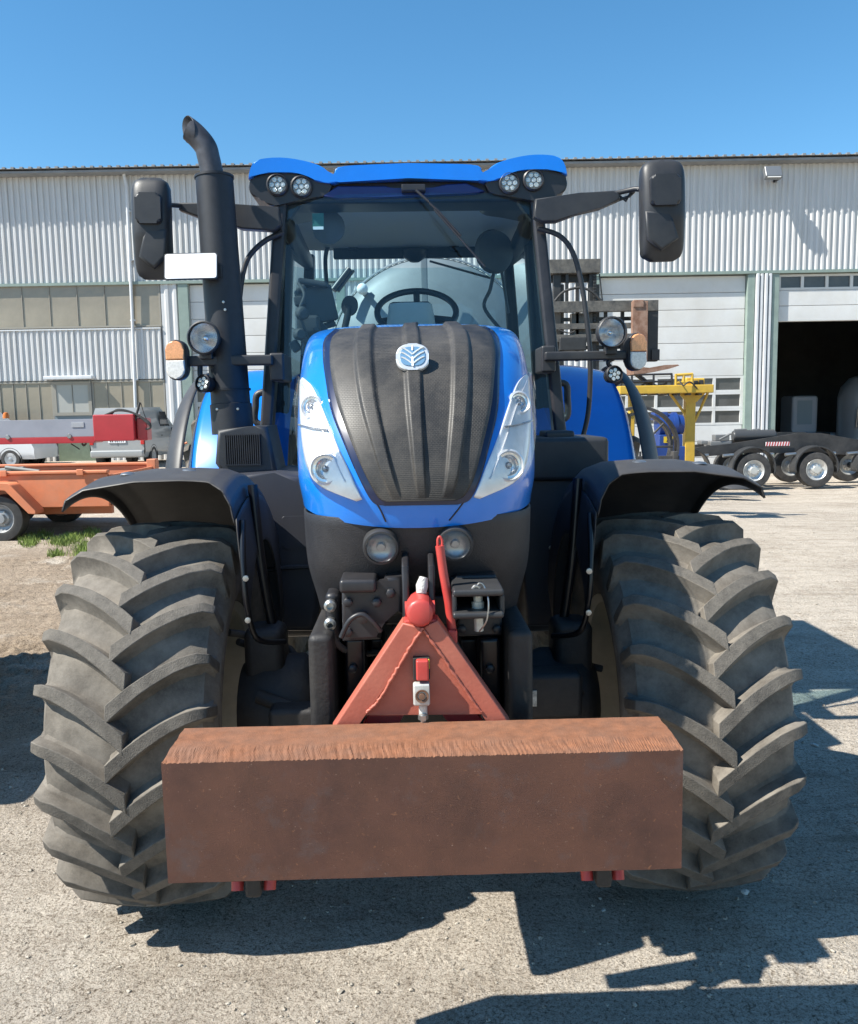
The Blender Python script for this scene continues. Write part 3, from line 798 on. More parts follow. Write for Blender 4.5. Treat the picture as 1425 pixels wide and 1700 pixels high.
def plate_(x, a, b, e): return smooth(a - e, a + e, x) * (1 - smooth(b - e, b + e, x))
def gdisp(s, t):
    q = abs(2 * s - 1); sg = 2 * s - 1
    r = plate_(sg, -.10, .09, .022) + plate_(q, .49, .69, .022)
    edge = smooth(0, .05, 1 - q)
    return 0.011 * r * (1 - smooth(.72, .92, t)) + 0.004 * edge
frm = patch('grille_surround', [(556, 549), (539, 566), (537, 594), (542, 634), (551, 684), (571, 736), (594, 789), (618, 832), (639, 839)],
            [(806, 544), (823, 555), (830, 580), (829, 620), (826, 682), (813, 738), (798, 793), (781, 828), (760, 837)], 60, 60, 0.005, mat('dark_blue_black_trim', (0.006, 0.012, 0.05), 0.3, coat=0.3), HOOD, solid=0.008)
patch('grille', GL, GR, 110, 90, 0.012, gmat(), HOOD, disp=gdisp, solid=0.012)
# shut line between the lower nose piece and the hood sides
for pts in ([(611, 806), (620, 826), (632, 848), (640, 866)], [(783, 812), (775, 828), (760, 848), (747, 864)]):
    MB().tube([hhit(u, v, 0.0005) for u, v in pts], 0.0022, 6).build('shut_line', M_BLACKM, HOOD)
# headlights: inner edge (grille side) and outer edge, top to bottom
HI = [(503, 627), (517, 640), (527, 658), (537, 682), (549, 712), (563, 746), (578, 778), (590, 806), (601, 829)]
HO = [(499, 632), (498, 645), (498, 668), (499, 692), (501, 722), (505, 752), (513, 780), (534, 808), (592, 832)]
M_HOUS = mat('headlight_housing', (0.80, 0.81, 0.82), 0.33, metal=0.35, bump=0.10, bscale=45, var=0.12, vscale=14)
for mir in (False, True):
    hs = patch('headlight', HI, HO, 16, 40, 0.003, M_HOUS, HOOD, mir, solid=0.004)
    # the two reflector bowls with their bezels
    for (u, v, r, nm) in ((521, 677, 0.026, 'upper_lamp'), (543, 779, 0.036, 'lower_lamp')):
        c = hhit(u, v, 0.010); n_ = (hnorm(c.x, c.z) + Vector((0, -1.5, 0))).normalized()
        if mir: c.x = -c.x; n_.x = -n_.x
        xx = n_.orthogonal().normalized(); F = frame(c, xx, n_.cross(xx))
        MB().lathe([(r + .008, -.014), (r + .008, .001), (r + .003, .004), (r, .000), (r * .97, -.004)], F, 32).build('lamp_bezel', M_SILV, hs)
        mb = MB(); mb.lathe([(r * .98, -.003), (r * .80, -.004), (r * .76, -.002), (r * .70, -.006), (r * .5, -.010), (r * .26, -.012)], F, 28)
        mb.build(nm, M_REFL, hs)
        MB().lathe([(r * .28, -.013), (r * .27, -.003), (r * .18, .001), (0, .002)], F, 18).build('lamp_bulb', M_FOG, hs)
    q = [hhit(u, v, .008) for u, v in ((500, 706), (520, 712), (547, 716))]
    q2 = [hhit(u, v, .006) for u, v in ((505, 640), (516, 662), (528, 690), (540, 722), (556, 762), (574, 800))]
    for k, qq in enumerate((q, q2)):
        if mir: qq = [Vector((-p.x, p.y, p.z)) for p in qq]
        MB().tube(spline(qq, 4), .0028 if k == 0 else .0018, 6).build('lamp_divider', M_FOG if k == 0 else M_SILV, hs)
    patch('headlight_lens', HI, HO, 14, 34, 0.019, M_LENS, HOOD, mir, solid=0.0)
# emblem on the grille
c = hhit(685, 613, 0.038); n_ = (hnorm(c.x, c.z) + Vector((0, -1.3, .1))).normalized(); F = frame(c, (1, 0, 0), n_.cross(Vector((1, 0, 0))))
MB().lathe([(.030, -.05), (.030, 0)], F, 20).build('emblem_mount', M_BLACKP, HOOD)
em = MB().prism([(x, y) for x, y in rrect(0.092, 0.082, 0.034, 8)], 0.016, F @ Matrix.Translation((0, 0, -.008)), bev=0.005, seg=3).build('emblem', M_SILV, HOOD)
MB().prism(rrect(0.068, 0.058, 0.022, 8), 0.004, F @ Matrix.Translation((0, 0, .0065)), bev=0.0015).build('emblem_field', mat('emblem_blue', (0.12, 0.24, 0.38), 0.3, coat=0.4), HOOD)
mb = MB()
def vein(*pts, w=0.0046):
    mb.tube([F @ Vector((x, y, 0.0108)) for x, y in pts], w / 2 * 1.1, 6)
vein((0, -.031), (0, -.004)); vein((0, .018), (0, .031))
for s in (-1, 1):
    for y0 in (-.015, .0, .015): vein((0, y0 - .010), (s*.011, y0), (s*.022, y0 + .008), (s*.031, y0 + .012))
mb.build('emblem_leaf', M_SILV, HOOD)
# small red side decal and a hood latch on top
MB().tube([hhit(684, 540.5, 0.004), hhit(692, 541, 0.006)], 0.006, 6).build('hood_latch', M_BLACKM, HOOD)

# ---- lower nose (black bumper under the hood)
NWT = [(1.14, .318), (1.20, .324), (1.30, .338), (1.48, .340)]
NF = [(1.14, -.62), (1.22, -.68), (1.32, -.745), (1.42, -.775), (1.48, -.785)]
mb = MB(); rows = []
for k in range(13):
    z = lerp(1.15, 1.47, k / 12); W = cinterp(NWT, z); Y = cinterp(NF, z); row = []
    for i in range(49):
        th = lerp(-PI/2, PI/2, i / 48); s, c_ = math.sin(th), math.cos(th)
        row.append(Vector((W * math.copysign(abs(s) ** (2/3.2), s), Y + .40 * (1 - abs(c_) ** (2/3.2)), z)))
    A = row[0].copy(); A.y = 0.3; B = row[-1].copy(); B.y = 0.3
    rows.append([mb.bm.verts.new(q) for q in [A] + row + [B]])
for A, B in zip(rows, rows[1:]):
    for k in range(len(A) - 1): mb.bm.faces.new((A[k], A[k+1], B[k+1], B[k]))
NOSE = mb.build('lower_nose', mat('rough_black_plastic', (0.018, 0.0185, 0.023), 0.5, var=0.15, vscale=20, bump=0.25, bscale=260, dust=(0.09, 0.082, 0.075), dscale=5, damt=0.2), TR, sm=50, solid=0.01)
for u, v in ((632, 910), (757, 905)):
    c = T(u, v, -.80); F = FRONT(c.x, -.800, c.z) @ Matrix.Rotation(R(8), 4, 'X')
    fl = MB().lathe([(.050, -.05), (.049, -.008), (.046, .002), (.041, .003), (.039, -.012)], F, 36).build('fog_light', M_BLACKP, TR)
    MB().lathe([(.041, -.002), (.034, -.010), (.013, -.014), (.010, -.004), (0, -.003)], F, 28).build('bowl', M_FOG, fl)
    MB().lathe([(.041, .002), (.03, .007), (0, .010)], F, 28).build('lens', M_LENS, fl)
# tow hole to the right of the fog lights
c = T(822, 925, -.72); MB().lathe([(.045, -.01), (.045, .010), (.034, .012), (.030, -.03), (0, -.03)], FRONT(c.x, -.66, c.z) @ Matrix.Rotation(R(25), 4, 'Y'), 20).build('nose_socket', M_BLACKP, TR)

# ---- front linkage (black castings in front of the nose)
mb = MB()
P = tpoly([(566, 968), (620, 964), (634, 972), (640, 958), (668, 955), (668, 1020), (632, 1026), (632, 1063), (568, 1066)], -.80)
mb.prism(P, 0.20, FRONT(0, -.60, 0), bev=0.012)
tb(mb, 562, 963, 625, 985, -.83, -.62, .01)
tb(mb, 538, 985, 566, 1080, -.72, -.40, .015)
tb(mb, 636, 990, 760, 1036, -.72, -.5, .01)
tb(mb, 755, 955, 826, 985, -.76, -.5, .008)
tb(mb, 760, 1000, 835, 1056, -.70, -.5, .008)
mb.build('linkage_frame', M_BLACKM, TR)
for u in (673, 717):
    mb = MB(); a = T(u, 975, -.82); mb.prism([(-.14, -.075), (.06, -.075), (.06, .03), (.02, .075), (-.06, .085), (-.12, .06)], .020, SIDE(a.x - .010, -.72, a.z), bev=.006)
    mb.build('top_link_ear', M_BLACKM, TR)
for u0, u1, q0, q1 in ((570, 612, 612, 640), (797, 834, 765, 797)):
    mb = MB(); tb(mb, u0, 1060, u1, 1290, -.72, -.50, .012); tb(mb, q0, 1060, q1, 1200, -.60, -.45, .01)
    mb.build('lift_arm', mat('deep_black_enamel', (.006, .006, .008), .3), TR)
mb = MB(); c = T(600, 1030, -.84)
mb.tube(spline([T(566, 1058, -.83), T(580, 1030, -.835), T(600, 1020, -.835), T(618, 1032, -.835), T(632, 1048, -.83)], 5), .007, 8)
mb.lathe([(.016, 0), (.016, .012), (.007, .014), (0, .012)], FRONT(c.x, -.80, c.z), 16)
mb.build('cover_clip', M_STEEL if False else M_BLACKM, TR)
for u, v, Y in ((577, 1000, -.81), (577, 1050, -.81), (625, 1000, -.81), (648, 985, -.81), (770, 970, -.77), (812, 970, -.77), (768, 1045, -.71), (826, 1045, -.71), (585, 1110, -.73), (598, 1170, -.73), (815, 1110, -.73), (815, 1170, -.73)):
    c = T(u, v, Y); MB().lathe([(0, -.01), (.013, -.01), (.013, .006), (.009, .009), (0, .009)], FRONT(c.x, Y, c.z), 6).build('bolt', M_BLACKM, TR)
for u, v in ((548, 1005), (548, 1035)):
    c = T(u, v, -.73); MB().lathe([(.017, -.01), (.017, .015), (.010, .02), (.010, .004), (0, .004)], FRONT(c.x, -.725, c.z), 16).build('hydraulic_coupler', M_STEEL, TR)
mb = MB()
for p in ([(548, 1035, -.72), (556, 1065, -.74), (590, 1085, -.68), (640, 1080, -.58)], [(650, 1000, -.6), (655, 1040, -.7), (640, 1080, -.68), (648, 1130, -.6)], [(740, 1040, -.7), (760, 1075, -.74), (780, 1110, -.68), (790, 1160, -.6)]):
    mb.tube(spline([T(*q) for q in p], 7), .010, 8)
mb.build('hydraulic_hose', M_RUB2, TR)
# tow jaw with pin, right
JW = MB()
tb(JW, 753, 980, 838, 990, -.92, -.70, .006); tb(JW, 753, 1018, 838, 1027, -.92, -.70, .006)
tb(JW, 752, 988, 760, 1020, -.90, -.72, .004); tb(JW, 831, 988, 839, 1020, -.90, -.72, .004)
jw = JW.build('tow_jaw', M_BLACKP, TR)
a = T(795, 972, -.88); b = T(797, 1050, -.88)
mb = MB().tube([(a.x, -.86, a.z - .02), (b.x, -.86, b.z)], .0125, 12)
mb.lathe([(.0165, 0), (.0165, .035), (0, .035)], Matrix.Translation((a.x, -.86, T(795, 1020, -.86).z)), 12)
mb.build('jaw_pin', mat('zinc_pin', (0.5, 0.48, 0.43), 0.4, metal=0.3, var=0.2, vscale=40), jw)
mb = MB(); mb.tube(spline([T(789, 980, -.90), T(797, 968, -.90), T(806, 976, -.90), T(812, 1000, -.92), T(809, 1030, -.92), T(797, 1048, -.90)], 6), .0022, 6)
mb.tube(spline([T(784, 980, -.9), T(790, 973, -.9), T(798, 976, -.9)], 4), .004, 6)
mb.build('pin_wire', M_STEEL, jw)

# ---- front fenders
def fender(s):
    prof = [(1.20, -.095), (1.185, -.058), (1.12, -.022), (.95, .003), (.80, .004), (.70, -.002), (.645, -.022), (.612, -.06), (.600, -.12)]
    Rf = 0.885; zc = 0.672; yc = 0.06
    def fn(i, j):
        k = i * (len(prof) - 1); q = int(min(k, len(prof) - 2)); f = k - q
        x = lerp(prof[q][0], prof[q+1][0], f); dr = lerp(prof[q][1], prof[q+1][1], f)
        a0 = -15 - 9 * smooth(.25, 0, 1 - i) if False else lerp(-15, -13, i) - 8 * smooth(.55, 1, i)
        th = R(lerp(a0, 82, j)); r = Rf + dr
        return Vector((s * x, yc + math.sin(th) * r, zc + math.cos(th) * r))
    fe = MB().grid(fn, 32, 40).build('front_fender', M_FEND, TR, sm=60, solid=0.007)
    # inner flank that runs down to the axle bracket
    def fl(i, j):
        th = R(lerp(-22 - 16 * i, 70, j)); r = lerp(.765, .50 + .12 * math.sin(PI * j), i)
        return Vector((s * lerp(.600, .575, i), yc + math.sin(th) * r * lerp(1, .85, i), .695 + math.cos(th) * r - .02 * i))
    MB().grid(fl, 10, 30).build('fender_flank', M_FEND, fe, sm=60, solid=0.006)
    mb = MB(); mb.tube(spline([(s*.582, -.20, 1.40), (s*.575, -.255, 1.26), (s*.565, -.27, 1.12), (s*.545, -.22, 1.0), (s*.47, -.12, .96)], 8), .010, 8)
    mb.tube(spline([(s*.585, .02, 1.50), (s*.56, .0, 1.2), (s*.52, 0, .92)], 5), .018, 8)
    mb.build('fender_stay', MATS.get('deep_black_enamel') or M_BLACKM, fe)
    for z, y in ((1.22, -.275), (1.08, -.27)):
        MB().lathe([(.010, 0), (.010, .008), (0, .010)], FRONT(s*.562, y - .01, z), 8).build('bolt', M_STEEL, fe)
    for x, th in ((1.01, -5), (.80, -4)):
        MB().lathe([(.028, 0), (.022, .006), (0, .009)], Matrix.Translation((s*x, .06 + math.sin(R(th))*.885, .672 + math.cos(R(th))*.885 - (.006 if x > 1 else 0))), 16).build('fender_bolt_cap', M_STEEL, fe)
fender(-1); fender(1)

# ---- flank panels left and right of the hood
mb = MB()
mb.prism(tpoly([(374, 790), (455, 785), (500, 790), (528, 850), (530, 1010), (520, 1050), (440, 1050), (400, 960)], .62), .55, FRONT(0, 1.17, 0), bev=.03)
SP = mb.build('side_panel', M_PANEL, TR)
a, b = T(432, 948, .615), T(524, 940, .615)
MB().tube([a, (a + b) / 2 + Vector((0, 0, .006)), b], .010, 6).build('panel_lip', M_PANEL, SP)
a, b = T(480, 862, .615), T(526, 905, .615)
MB().prism(rrect(.16, .14, .012), .006, FRONT((a.x+b.x)/2 - .01, .622, (a.z+b.z)/2), bev=.002).build('panel_cover', M_PANEL, SP)
mb = MB()
mb.prism(tpoly([(878, 735), (1008, 732), (1010, 795), (985, 830), (965, 960), (950, 1040), (875, 1040), (866, 860)], .75), .45, FRONT(0, 1.19, 0), bev=.02)
SP2 = mb.build('side_panel', M_PANEL, TR)
mb = MB(); tb(mb, 880, 728, 1012, 797, .70, 1.15, .02); mb.build('battery_box', M_BLACKP, TR)
mb = MB(); tb(mb, 907, 716, 955, 732, .85, 1.05, .01); mb.build('box_latch', M_BLACKP, TR)
for u, v in ((918, 911), (960, 927), (963, 977)):
    c = T(u, v, .70); MB().lathe([(.011, 0), (.010, .008), (0, .010)], FRONT(c.x, .735, c.z), 8).build('bolt', M_STEEL, TR)
# dark fill under the cab: fuel tank and steps
mb = MB(); mb.box((0, 1.75, 1.14), (1.30, 1.1, .56), bev=.05)
for s in (-1, 1): mb.box((s*.66, 1.5, .92), (.42, 1.0, .50), bev=.05)
mb.build('fuel_tank', M_BLACKP, TR)

# ---- exhaust base box, stack, licence plate
mb = MB(); mb.prism(tpoly([(360, 714), (420, 707), (443, 707), (460, 785), (372, 792), (356, 770)], .78), .30, FRONT(0, 1.08, 0), bev=.02)
EB = mb.build('exhaust_housing', M_BLACKP, TR)
mb = MB(); a, b = T(372, 722, .775), T(434, 771, .775); n = 17
for k in range(n):
    x = lerp(a.x, b.x, (k + .5) / n); mb.box((x, .770, (a.z + b.z) / 2), (.0045, .012, a.z - b.z))
mb.box(((a.x+b.x)/2, .772, a.z), (b.x - a.x, .014, .006)); mb.box(((a.x+b.x)/2, .772, b.z), (b.x - a.x, .014, .006))
mb.build('vent_slats', M_BLACKM, EB)
MB().box(((a.x+b.x)/2, .777, (a.z+b.z)/2), (b.x - a.x, .004, a.z - b.z)).build('vent_back', mat('vent_dark', (.004, .004, .005), .8), EB)
sb, st = T(386, 712, .93), T(352, 291, .93)
sb.y = .93; st.y = .97
d = (st - sb)
mb = MB(); mb.tube([sb + d * t for t in (-.02, .10, .102, 1.0)], [.094, .094, .088, .083], 36)
mb.tube([sb + d * .995, sb + d * 1.004], .087, 36)
ST = mb.build('exhaust_stack', mat('matte_black_stack', (.014, .015, .019), .5, var=.25, vscale=25, bump=.06, bscale=300), TR)
tip = [st + d * -.03, T(346, 262, .97), T(340, 243, .97), T(322, 222, .97), T(303, 208, .97)]
pts = spline(tip, 6); mb = MB(); mb.tube(pts[:-3], .050, 28, caps=False)
# slant-cut mouth
k = len(mb.bm.verts); mb.bm.verts.ensure_lookup_table()
dv = (pts[-1] - pts[-4]); dv.normalize()
for v in mb.bm.verts[-28:]:
    off = (v.co - pts[-4]); v.co += dv * (-.005 + off.z * .75 + off.y * .95)
mb.build('exhaust_tip', mat('burnt_pipe', (.075, .075, .085), .5, metal=.5, var=.3, vscale=18), ST, solid=.004)
mb = MB()
for t in (.155, .16): mb.tube([sb + d * (t - .002), sb + d * (t + .001)], .0965 if False else .095, 36)
mb.build('stack_clamp', M_BLACKM, ST)
for t, an in ((.08, -60), (.08, -120), (.50, -78), (.47, -75)):
    c = sb + d * t + Vector((math.cos(R(an)) * .093, math.sin(R(an)) * .093, 0)); MB().lathe([(.006, 0), (.006, .005), (0, .006)], FRONT(*c), 8).build('screw', M_STEEL, ST)
c1, c2 = T(273, 421, .86), T(364, 467, .86); cx, cz = (c1.x + c2.x)/2, (c1.z + c2.z)/2
F = FRONT(cx, .845, cz) @ Matrix.Rotation(R(.6), 4, 'Z') @ Matrix.Rotation(R(-14), 4, 'X')
LP = MB().prism(rrect(c2.x - c1.x, c1.z - c2.z, .012), .006, F, bev=.002).build('number_plate_frame', M_BLACKP, TR)
MB().prism(rrect(c2.x - c1.x - .010, c1.z - c2.z - .010, .010), .004, F @ Matrix.Translation((0, 0, .005)), bev=.001).build('number_plate', M_WHITE, LP)
MB().box((cx + .06, .88, cz - .02), (.14, .03, .05)).build('plate_bracket', M_BLACKM, LP)

# ---- cab frame
def bar(mb, a, b, w, d_, up=(0, 1, 0)):
    a, b = Vector(a), Vector(b); z = (b - a); L = z.length; z.normalize(); y = Vector(up); x = y.cross(z).normalized(); y = z.cross(x)
    M = Matrix((x, y, z)).transposed(); mb.box((a + b) / 2, (w, d_, L), rot=M, bev=min(w, d_) * .25)
ZT, ZBt = 2.80, 1.40
mb = MB()
for s in (-1, 1):
    bar(mb, (s*.745, 1.13, ZBt - .1), (s*.615, 1.27, ZT), .060, .10)
    bar(mb, (s*.80, 2.12, ZBt - .2), (s*.70, 2.10, ZT), .06, .08)
    bar(mb, (s*.74, 2.92, ZBt), (s*.66, 2.85, ZT), .06, .08)
    bar(mb, (s*.63, 1.28, ZT - .06), (s*.68, 2.85, ZT - .06), .08, .09, (0, 0, 1))
    bar(mb, (s*.76, 1.15, 1.32), (s*.78, 2.9, 1.32), .06, .12, (0, 0, 1))
bar(mb, (-.64, 2.87, ZT + .06), (.64, 2.87, ZT + .06), .06, .06, (0, 1, 0))
bar(mb, (-.70, 2.90, 1.75), (.70, 2.90, 1.75), .08, .06, (0, 1, 0))
bar(mb, (-.75, 1.16, 1.36), (.75, 1.16, 1.36), .10, .10, (0, 1, 0))
CF = mb.build('cab_frame', M_BLACKM, TR)
# header over the windscreen and corner gussets
mb = MB(); tb(mb, 478, 300, 882, 334, 1.24, 1.45, .02)
for s in (-1, 1):
    mb.prism([(s*.60, 2.79), (s*.50, 2.79), (s*.60, 2.66)], .05, FRONT(0, 1.30, 0))
mb.build('header', M_BLACKM, TR)
mb = MB(); mb.prism(tpoly([(535, 325), (560, 309), (640, 309), (655, 315), (720, 314), (740, 306), (775, 304), (806, 317), (790, 321), (735, 323), (650, 327), (560, 330)], 1.20), .04, FRONT(0, 1.24, 0), bev=.006)
mb.build('visor_strip', mat('dark_blue_plastic', (.004, .02, .12), .4), TR)
# windscreen and side glass
def wnd(i, j):
    z = lerp(1.42, 2.78, j); w = lerp(.705, .585, j); x = lerp(-w, w, i)
    return Vector((x, lerp(1.10, 1.245, j) - .07 * (1 - (x / w) ** 2), z))
MB().grid(wnd, 20, 8).build('windscreen', M_GLASS, TR, sm=60)
for s in (-1, 1):
    def dg(i, j):
        z = lerp(1.35, 2.74, j)
        return Vector((s * (lerp(lerp(.755, .635, j), lerp(.815, .70, j), i) + .05 * math.sin(PI * i)), lerp(1.17 + .12 * j, 2.09, i), z))
    MB().grid(dg, 10, 6).build('door_glass', M_GLASS, TR, sm=60)
    MB().grid(lambda i, j: Vector((s * lerp(lerp(.81, .70, j), lerp(.745, .665, j), i), lerp(2.14, 2.88, i), lerp(1.6, 2.74, j))), 4, 4).build('rear_side_glass', M_GLASS, TR)
MB().grid(lambda i, j: Vector((lerp(-.66, .66, i), 2.93 + .02 * j, lerp(1.78, 2.72, j))), 4, 4).build('rear_glass', M_GLASS, TR)

# ---- roof
topR = [(680, 271), (740, 272), (795, 275), (803, 289), (826, 271), (878, 258), (922, 259), (937, 270), (943, 291)]
botR = [(936, 288), (925, 282), (872, 282), (846, 289), (828, 298), (805, 301), (795, 298), (680, 296)]
tp = tpoly(topR, 1.18); bp_ = tpoly(botR, 1.18)
sh = lambda P: [(x + .0, z) for x, z in P]
def roofpoly():
    t = [(max(0, x), z) for x, z in tp]; b = [(max(0, x), z) for x, z in bp_]
    t[0] = (0, t[0][1]); b[-1] = (0, b[-1][1])
    right = [tuple(q)[:2] for q in spline([(a_, c_, 0) for a_, c_ in t[1:]], 4)][0:] + [tuple(q)[:2] for q in spline([(a_, c_, 0) for a_, c_ in b[:-1]], 3)]
    return [t[0]] + right + [b[-1]] + [(-x, z) for x, z in right[::-1]]
mb = MB(); mb.prism(roofpoly(), 1.70, FRONT(0, 2.88, 0), bev=.010, seg=3)
RF = mb.build('roof', M_BLUE, TR, sm=50)
MB().box((0, 2.05, 2.850), (1.46, 1.52, .07), bev=.02).build('roof_lining', mat('roof_lining', (.5, .53, .54), .9), TR)
pod = tpoly([(806, 303), (829, 299), (847, 291), (873, 284), (924, 284), (937, 291), (943, 304), (938, 318), (922, 325), (907, 336), (880, 332), (850, 326), (815, 320)], 1.20)
LT = {1: ((847, 304), (887, 299)), -1: ((460, 307), (500, 310))}
for s in (-1, 1):
    P = [tuple(q)[:2] for q in spline([(a_, c_, 0) for a_, c_ in pod + pod[:1]], 4)][:-1]; P = P if s > 0 else mirx(P)
    pd = MB().prism(P, .46, FRONT(0, 1.66, 0), bev=.022, seg=3).build('roof_pod', mat('pod_plastic', (.022, .022, .025), .38, bump=.03, bscale=500), TR, sm=50)
    for u, v in LT[s]:
        c = T(u, v, 1.19); F = FRONT(c.x, 1.197, c.z)
        wl_ = MB().lathe([(.052, -.02), (.052, .012), (.045, .018), (.042, .010), (.041, .002)], F, 30).build('work_light', M_BLACKM, TR)
        mb = MB()
        for q in range(6): a = 2*PI*q/6; mb.lathe([(.0125, .002), (.011, .008), (0, .009)], F @ Matrix.Translation((.026*math.cos(a), .026*math.sin(a), 0)), 10)
        mb.lathe([(.0125, .002), (.011, .008), (0, .009)], F, 10); mb.build('led', M_LED, wl_)
        MB().lathe([(.042, .001), (0, .001)], F, 24).build('led_plate', mat('led_back', (.32, .32, .30), .4), wl_)
        MB().lathe([(.042, .011), (.03, .0135), (0, .0145)], F, 24).build('lens', M_LENS, wl_)
# lower outer pod vents
# ---- mirrors with arms
def mirror(s, u0, v0, u1, v1, tilt):
    a, b = T(u0, v0, 1.02), T(u1, v1, 1.02); c = (a + b) / 2; w = abs(b.x - a.x); h = abs(a.z - b.z)
    mr = Matrix.Translation((c.x, 1.02, c.z)) @ Matrix.Rotation(tilt, 4, 'Y')
    def fn(i, j):
        zz_ = lerp(-1, 1, j); th = 2*PI*i
        k = (1 - abs(zz_) ** 7) ** (1/5) if abs(zz_) < 1 else 0
        k = max(k, .55)
        ex = .62; cx_, sx_ = math.cos(th), math.sin(th)
        x = math.copysign(abs(cx_) ** ex, cx_) * w/2 * k; y = math.copysign(abs(sx_) ** ex, sx_)
        bul = .085 - .03 * abs(zz_ + .1) - .02 * smooth(-.1, -1, zz_) if False else .075 - .03 * zz_ * zz_
        # faceted lower half
        bul -= .030 * max(0, (-.15 - zz_)) * (1 + .8 * s * cx_)
        y = y * bul * k if y < 0 else y * .03 * k
        return mr @ Vector((x, y, zz_ * h/2))
    mb = MB().grid(fn, 36, 26, close_u=True)
    me_top = [v for v in mb.bm.verts]
    bmesh.ops.holes_fill(mb.bm, edges=[e for e in mb.bm.edges if e.is_boundary], sides=0)
    m_ = mb.build('mirror', M_BLACKP, TR, sm=45)
    MB().prism(rrect(w*.66, h*.30, .02), .05, mr @ FRONT(-s*.005, -.045, h*.17) , bev=.014, seg=3).build('mirror_clamp', M_BLACKP, m_)
    MB().prism([(-s*w*.46, -h*.02), (s*w*.12, -h*.03), (s*w*.30, -h*.30), (-s*w*.10, -h*.42), (-s*w*.42, -h*.30)][::s], .03, mr @ FRONT(0, -.045, 0), bev=.014).build('mirror_rib', M_BLACKP, m_)
    MB().prism(rrect(w*.90, h*.92, .025), .004, mr @ FRONT(0, .036, 0), bev=.001).build('mirror_glass', M_CHROME, m_)
    return c
mirror(1, 1063, 268, 1134, 434, R(-1)); mirror(-1, 218, 298, 290, 464, R(1))
mb = MB()
mb.prism(tpoly([(890, 330), (965, 320), (1020, 316), (1030, 322), (1030, 332), (1000, 345), (962, 354), (925, 368), (900, 368), (888, 360)], 1.10), .06, FRONT(0, 1.16, 0), bev=.008)
mb.tube([T(1020, 322, 1.12), T(1055, 314, 1.10), T(1092, 316, 1.0), T(1098, 322, .98)], .012, 10)
for p in ([(1020, 318), (1040, 334), (1052, 312)], [(1018, 336), (1046, 326), (1054, 318)]): mb.tube([T(u, v, 1.125) for u, v in p], .007, 6)
MA = mb.build('mirror_arm', M_BLACKP, TR)
mb = MB()
mb.prism(tpoly([(462, 343), (372, 338), (296, 336), (296, 348), (330, 361), (374, 368), (400, 380), (455, 383), (466, 372)], 1.12), .06, FRONT(0, 1.18, 0), bev=.008)
mb.tube([T(300, 342, 1.12), T(285, 341, 1.1), T(258, 342, 1.0)], .011, 10)
mb.build('mirror_arm', M_BLACKP, TR)
# ---- grab rails beside the A-pillars
for s, pts in ((-1, [(470, 386), (440, 400), (414, 425), (403, 455), (397, 500), (393, 545)]), (1, [(893, 379), (930, 392), (952, 420), (966, 470), (976, 540), (981, 600), (978, 680), (968, 728)])):
    MB().tube(spline([T(u, v, 1.18) for u, v in pts], 8), .0125 if s > 0 else .013, 12).build('grab_rail', M_BLACKP, TR)
for s, p in ((-1, [(446, 650), (427, 655), (424, 675), (424, 700), (446, 708)]), (1, [(919, 636), (940, 638), (943, 660), (942, 692), (922, 697)])):
    MB().tube(spline([T(u, v, 1.5) for u, v in p], 5), .018, 8).build('door_handle', M_BLACKP, TR)
# ---- light arms with work lights and indicators
def round_light(name, c, r, tilt, yawz):
    F = FRONT(*c) @ Matrix.Rotation(yawz, 4, 'Y') @ Matrix.Rotation(tilt, 4, 'X')
    h_ = MB().lathe([(0, -.075), (r*.5, -.07), (r*.95, -.035), (r*1.08, -.005), (r*1.08, .010), (r*.98, .016), (r*.94, .006), (r*.93, -.01)], F, 36).build(name, M_BLACKP, TR)
    MB().lathe([(r*.93, -.006), (r*.72, -.028), (r*.40, -.046), (r*.22, -.05), (r*.22, -.018), (r*.12, -.012), (0, -.012)], F, 32).build('bowl', M_REFL, h_)
    MB().lathe([(r*.95, .004), (r*.6, .012), (0, .016)], F, 30).build('lens', M_LENS, h_)
    return F
def led_light(c, r, tilt, yawz):
    F = FRONT(*c) @ Matrix.Rotation(yawz, 4, 'Y') @ Matrix.Rotation(tilt, 4, 'X')
    h_ = MB().lathe([(0, -.05), (r*.9, -.045), (r*1.15, -.005), (r*1.15, .010), (r*1.0, .014), (r*.95, .002), (0, .002)], F, 28).build('led_light', M_BLACKM, TR)
    mb = MB()
    for q in range(6): a = 2*PI*q/6 + .3; mb.lathe([(r*.28, .003), (r*.25, .008), (0, .009)], F @ Matrix.Translation((r*.58*math.cos(a), r*.58*math.sin(a), 0)), 8)
    mb.lathe([(r*.28, .003), (r*.25, .008), (0, .009)], F, 8); mb.build('led', M_LED, h_)
def indicator(u, v, Y, w, h, rz):
    c = T(u, v, Y); F = FRONT(*c) @ Matrix.Rotation(rz, 4, 'Y')
    o = MB().prism(rrect(w + .012, h + .012, (w + .012) * .48, 7), .05, F @ Matrix.Translation((0, 0, -.05)), bev=.008).build('indicator', M_BLACKP, TR)
    top = [p for p in rrect(w, h, w * .48, 7) if p[1] >= 0]; bot = [p for p in rrect(w, h, w * .48, 7) if p[1] < 0]
    MB().prism([(w/2, 0.001)] + top + [(-w/2, .001)], .018, F, bev=.006).build('orange_lens', M_ORANGE_L, o)
    MB().prism([(-w/2, -.001)] + bot + [(w/2, -.001)], .018, F, bev=.006).build('clear_lens', M_CLEAR_L, o)
c = T(338, 561, .80); round_light('work_light', c, .068, R(0), R(-6))
c = T(1016, 552, .86); round_light('work_light', c, .066, R(0), R(8))
c = T(338, 637, .84); led_light(c, .036, R(-8), R(-25))
c = T(1020, 622, .92); led_light(c, .036, R(-8), R(10))
indicator(292, 598, .82, .082, .165, R(-4)); indicator(1059, 584, .92, .078, .160, R(14))
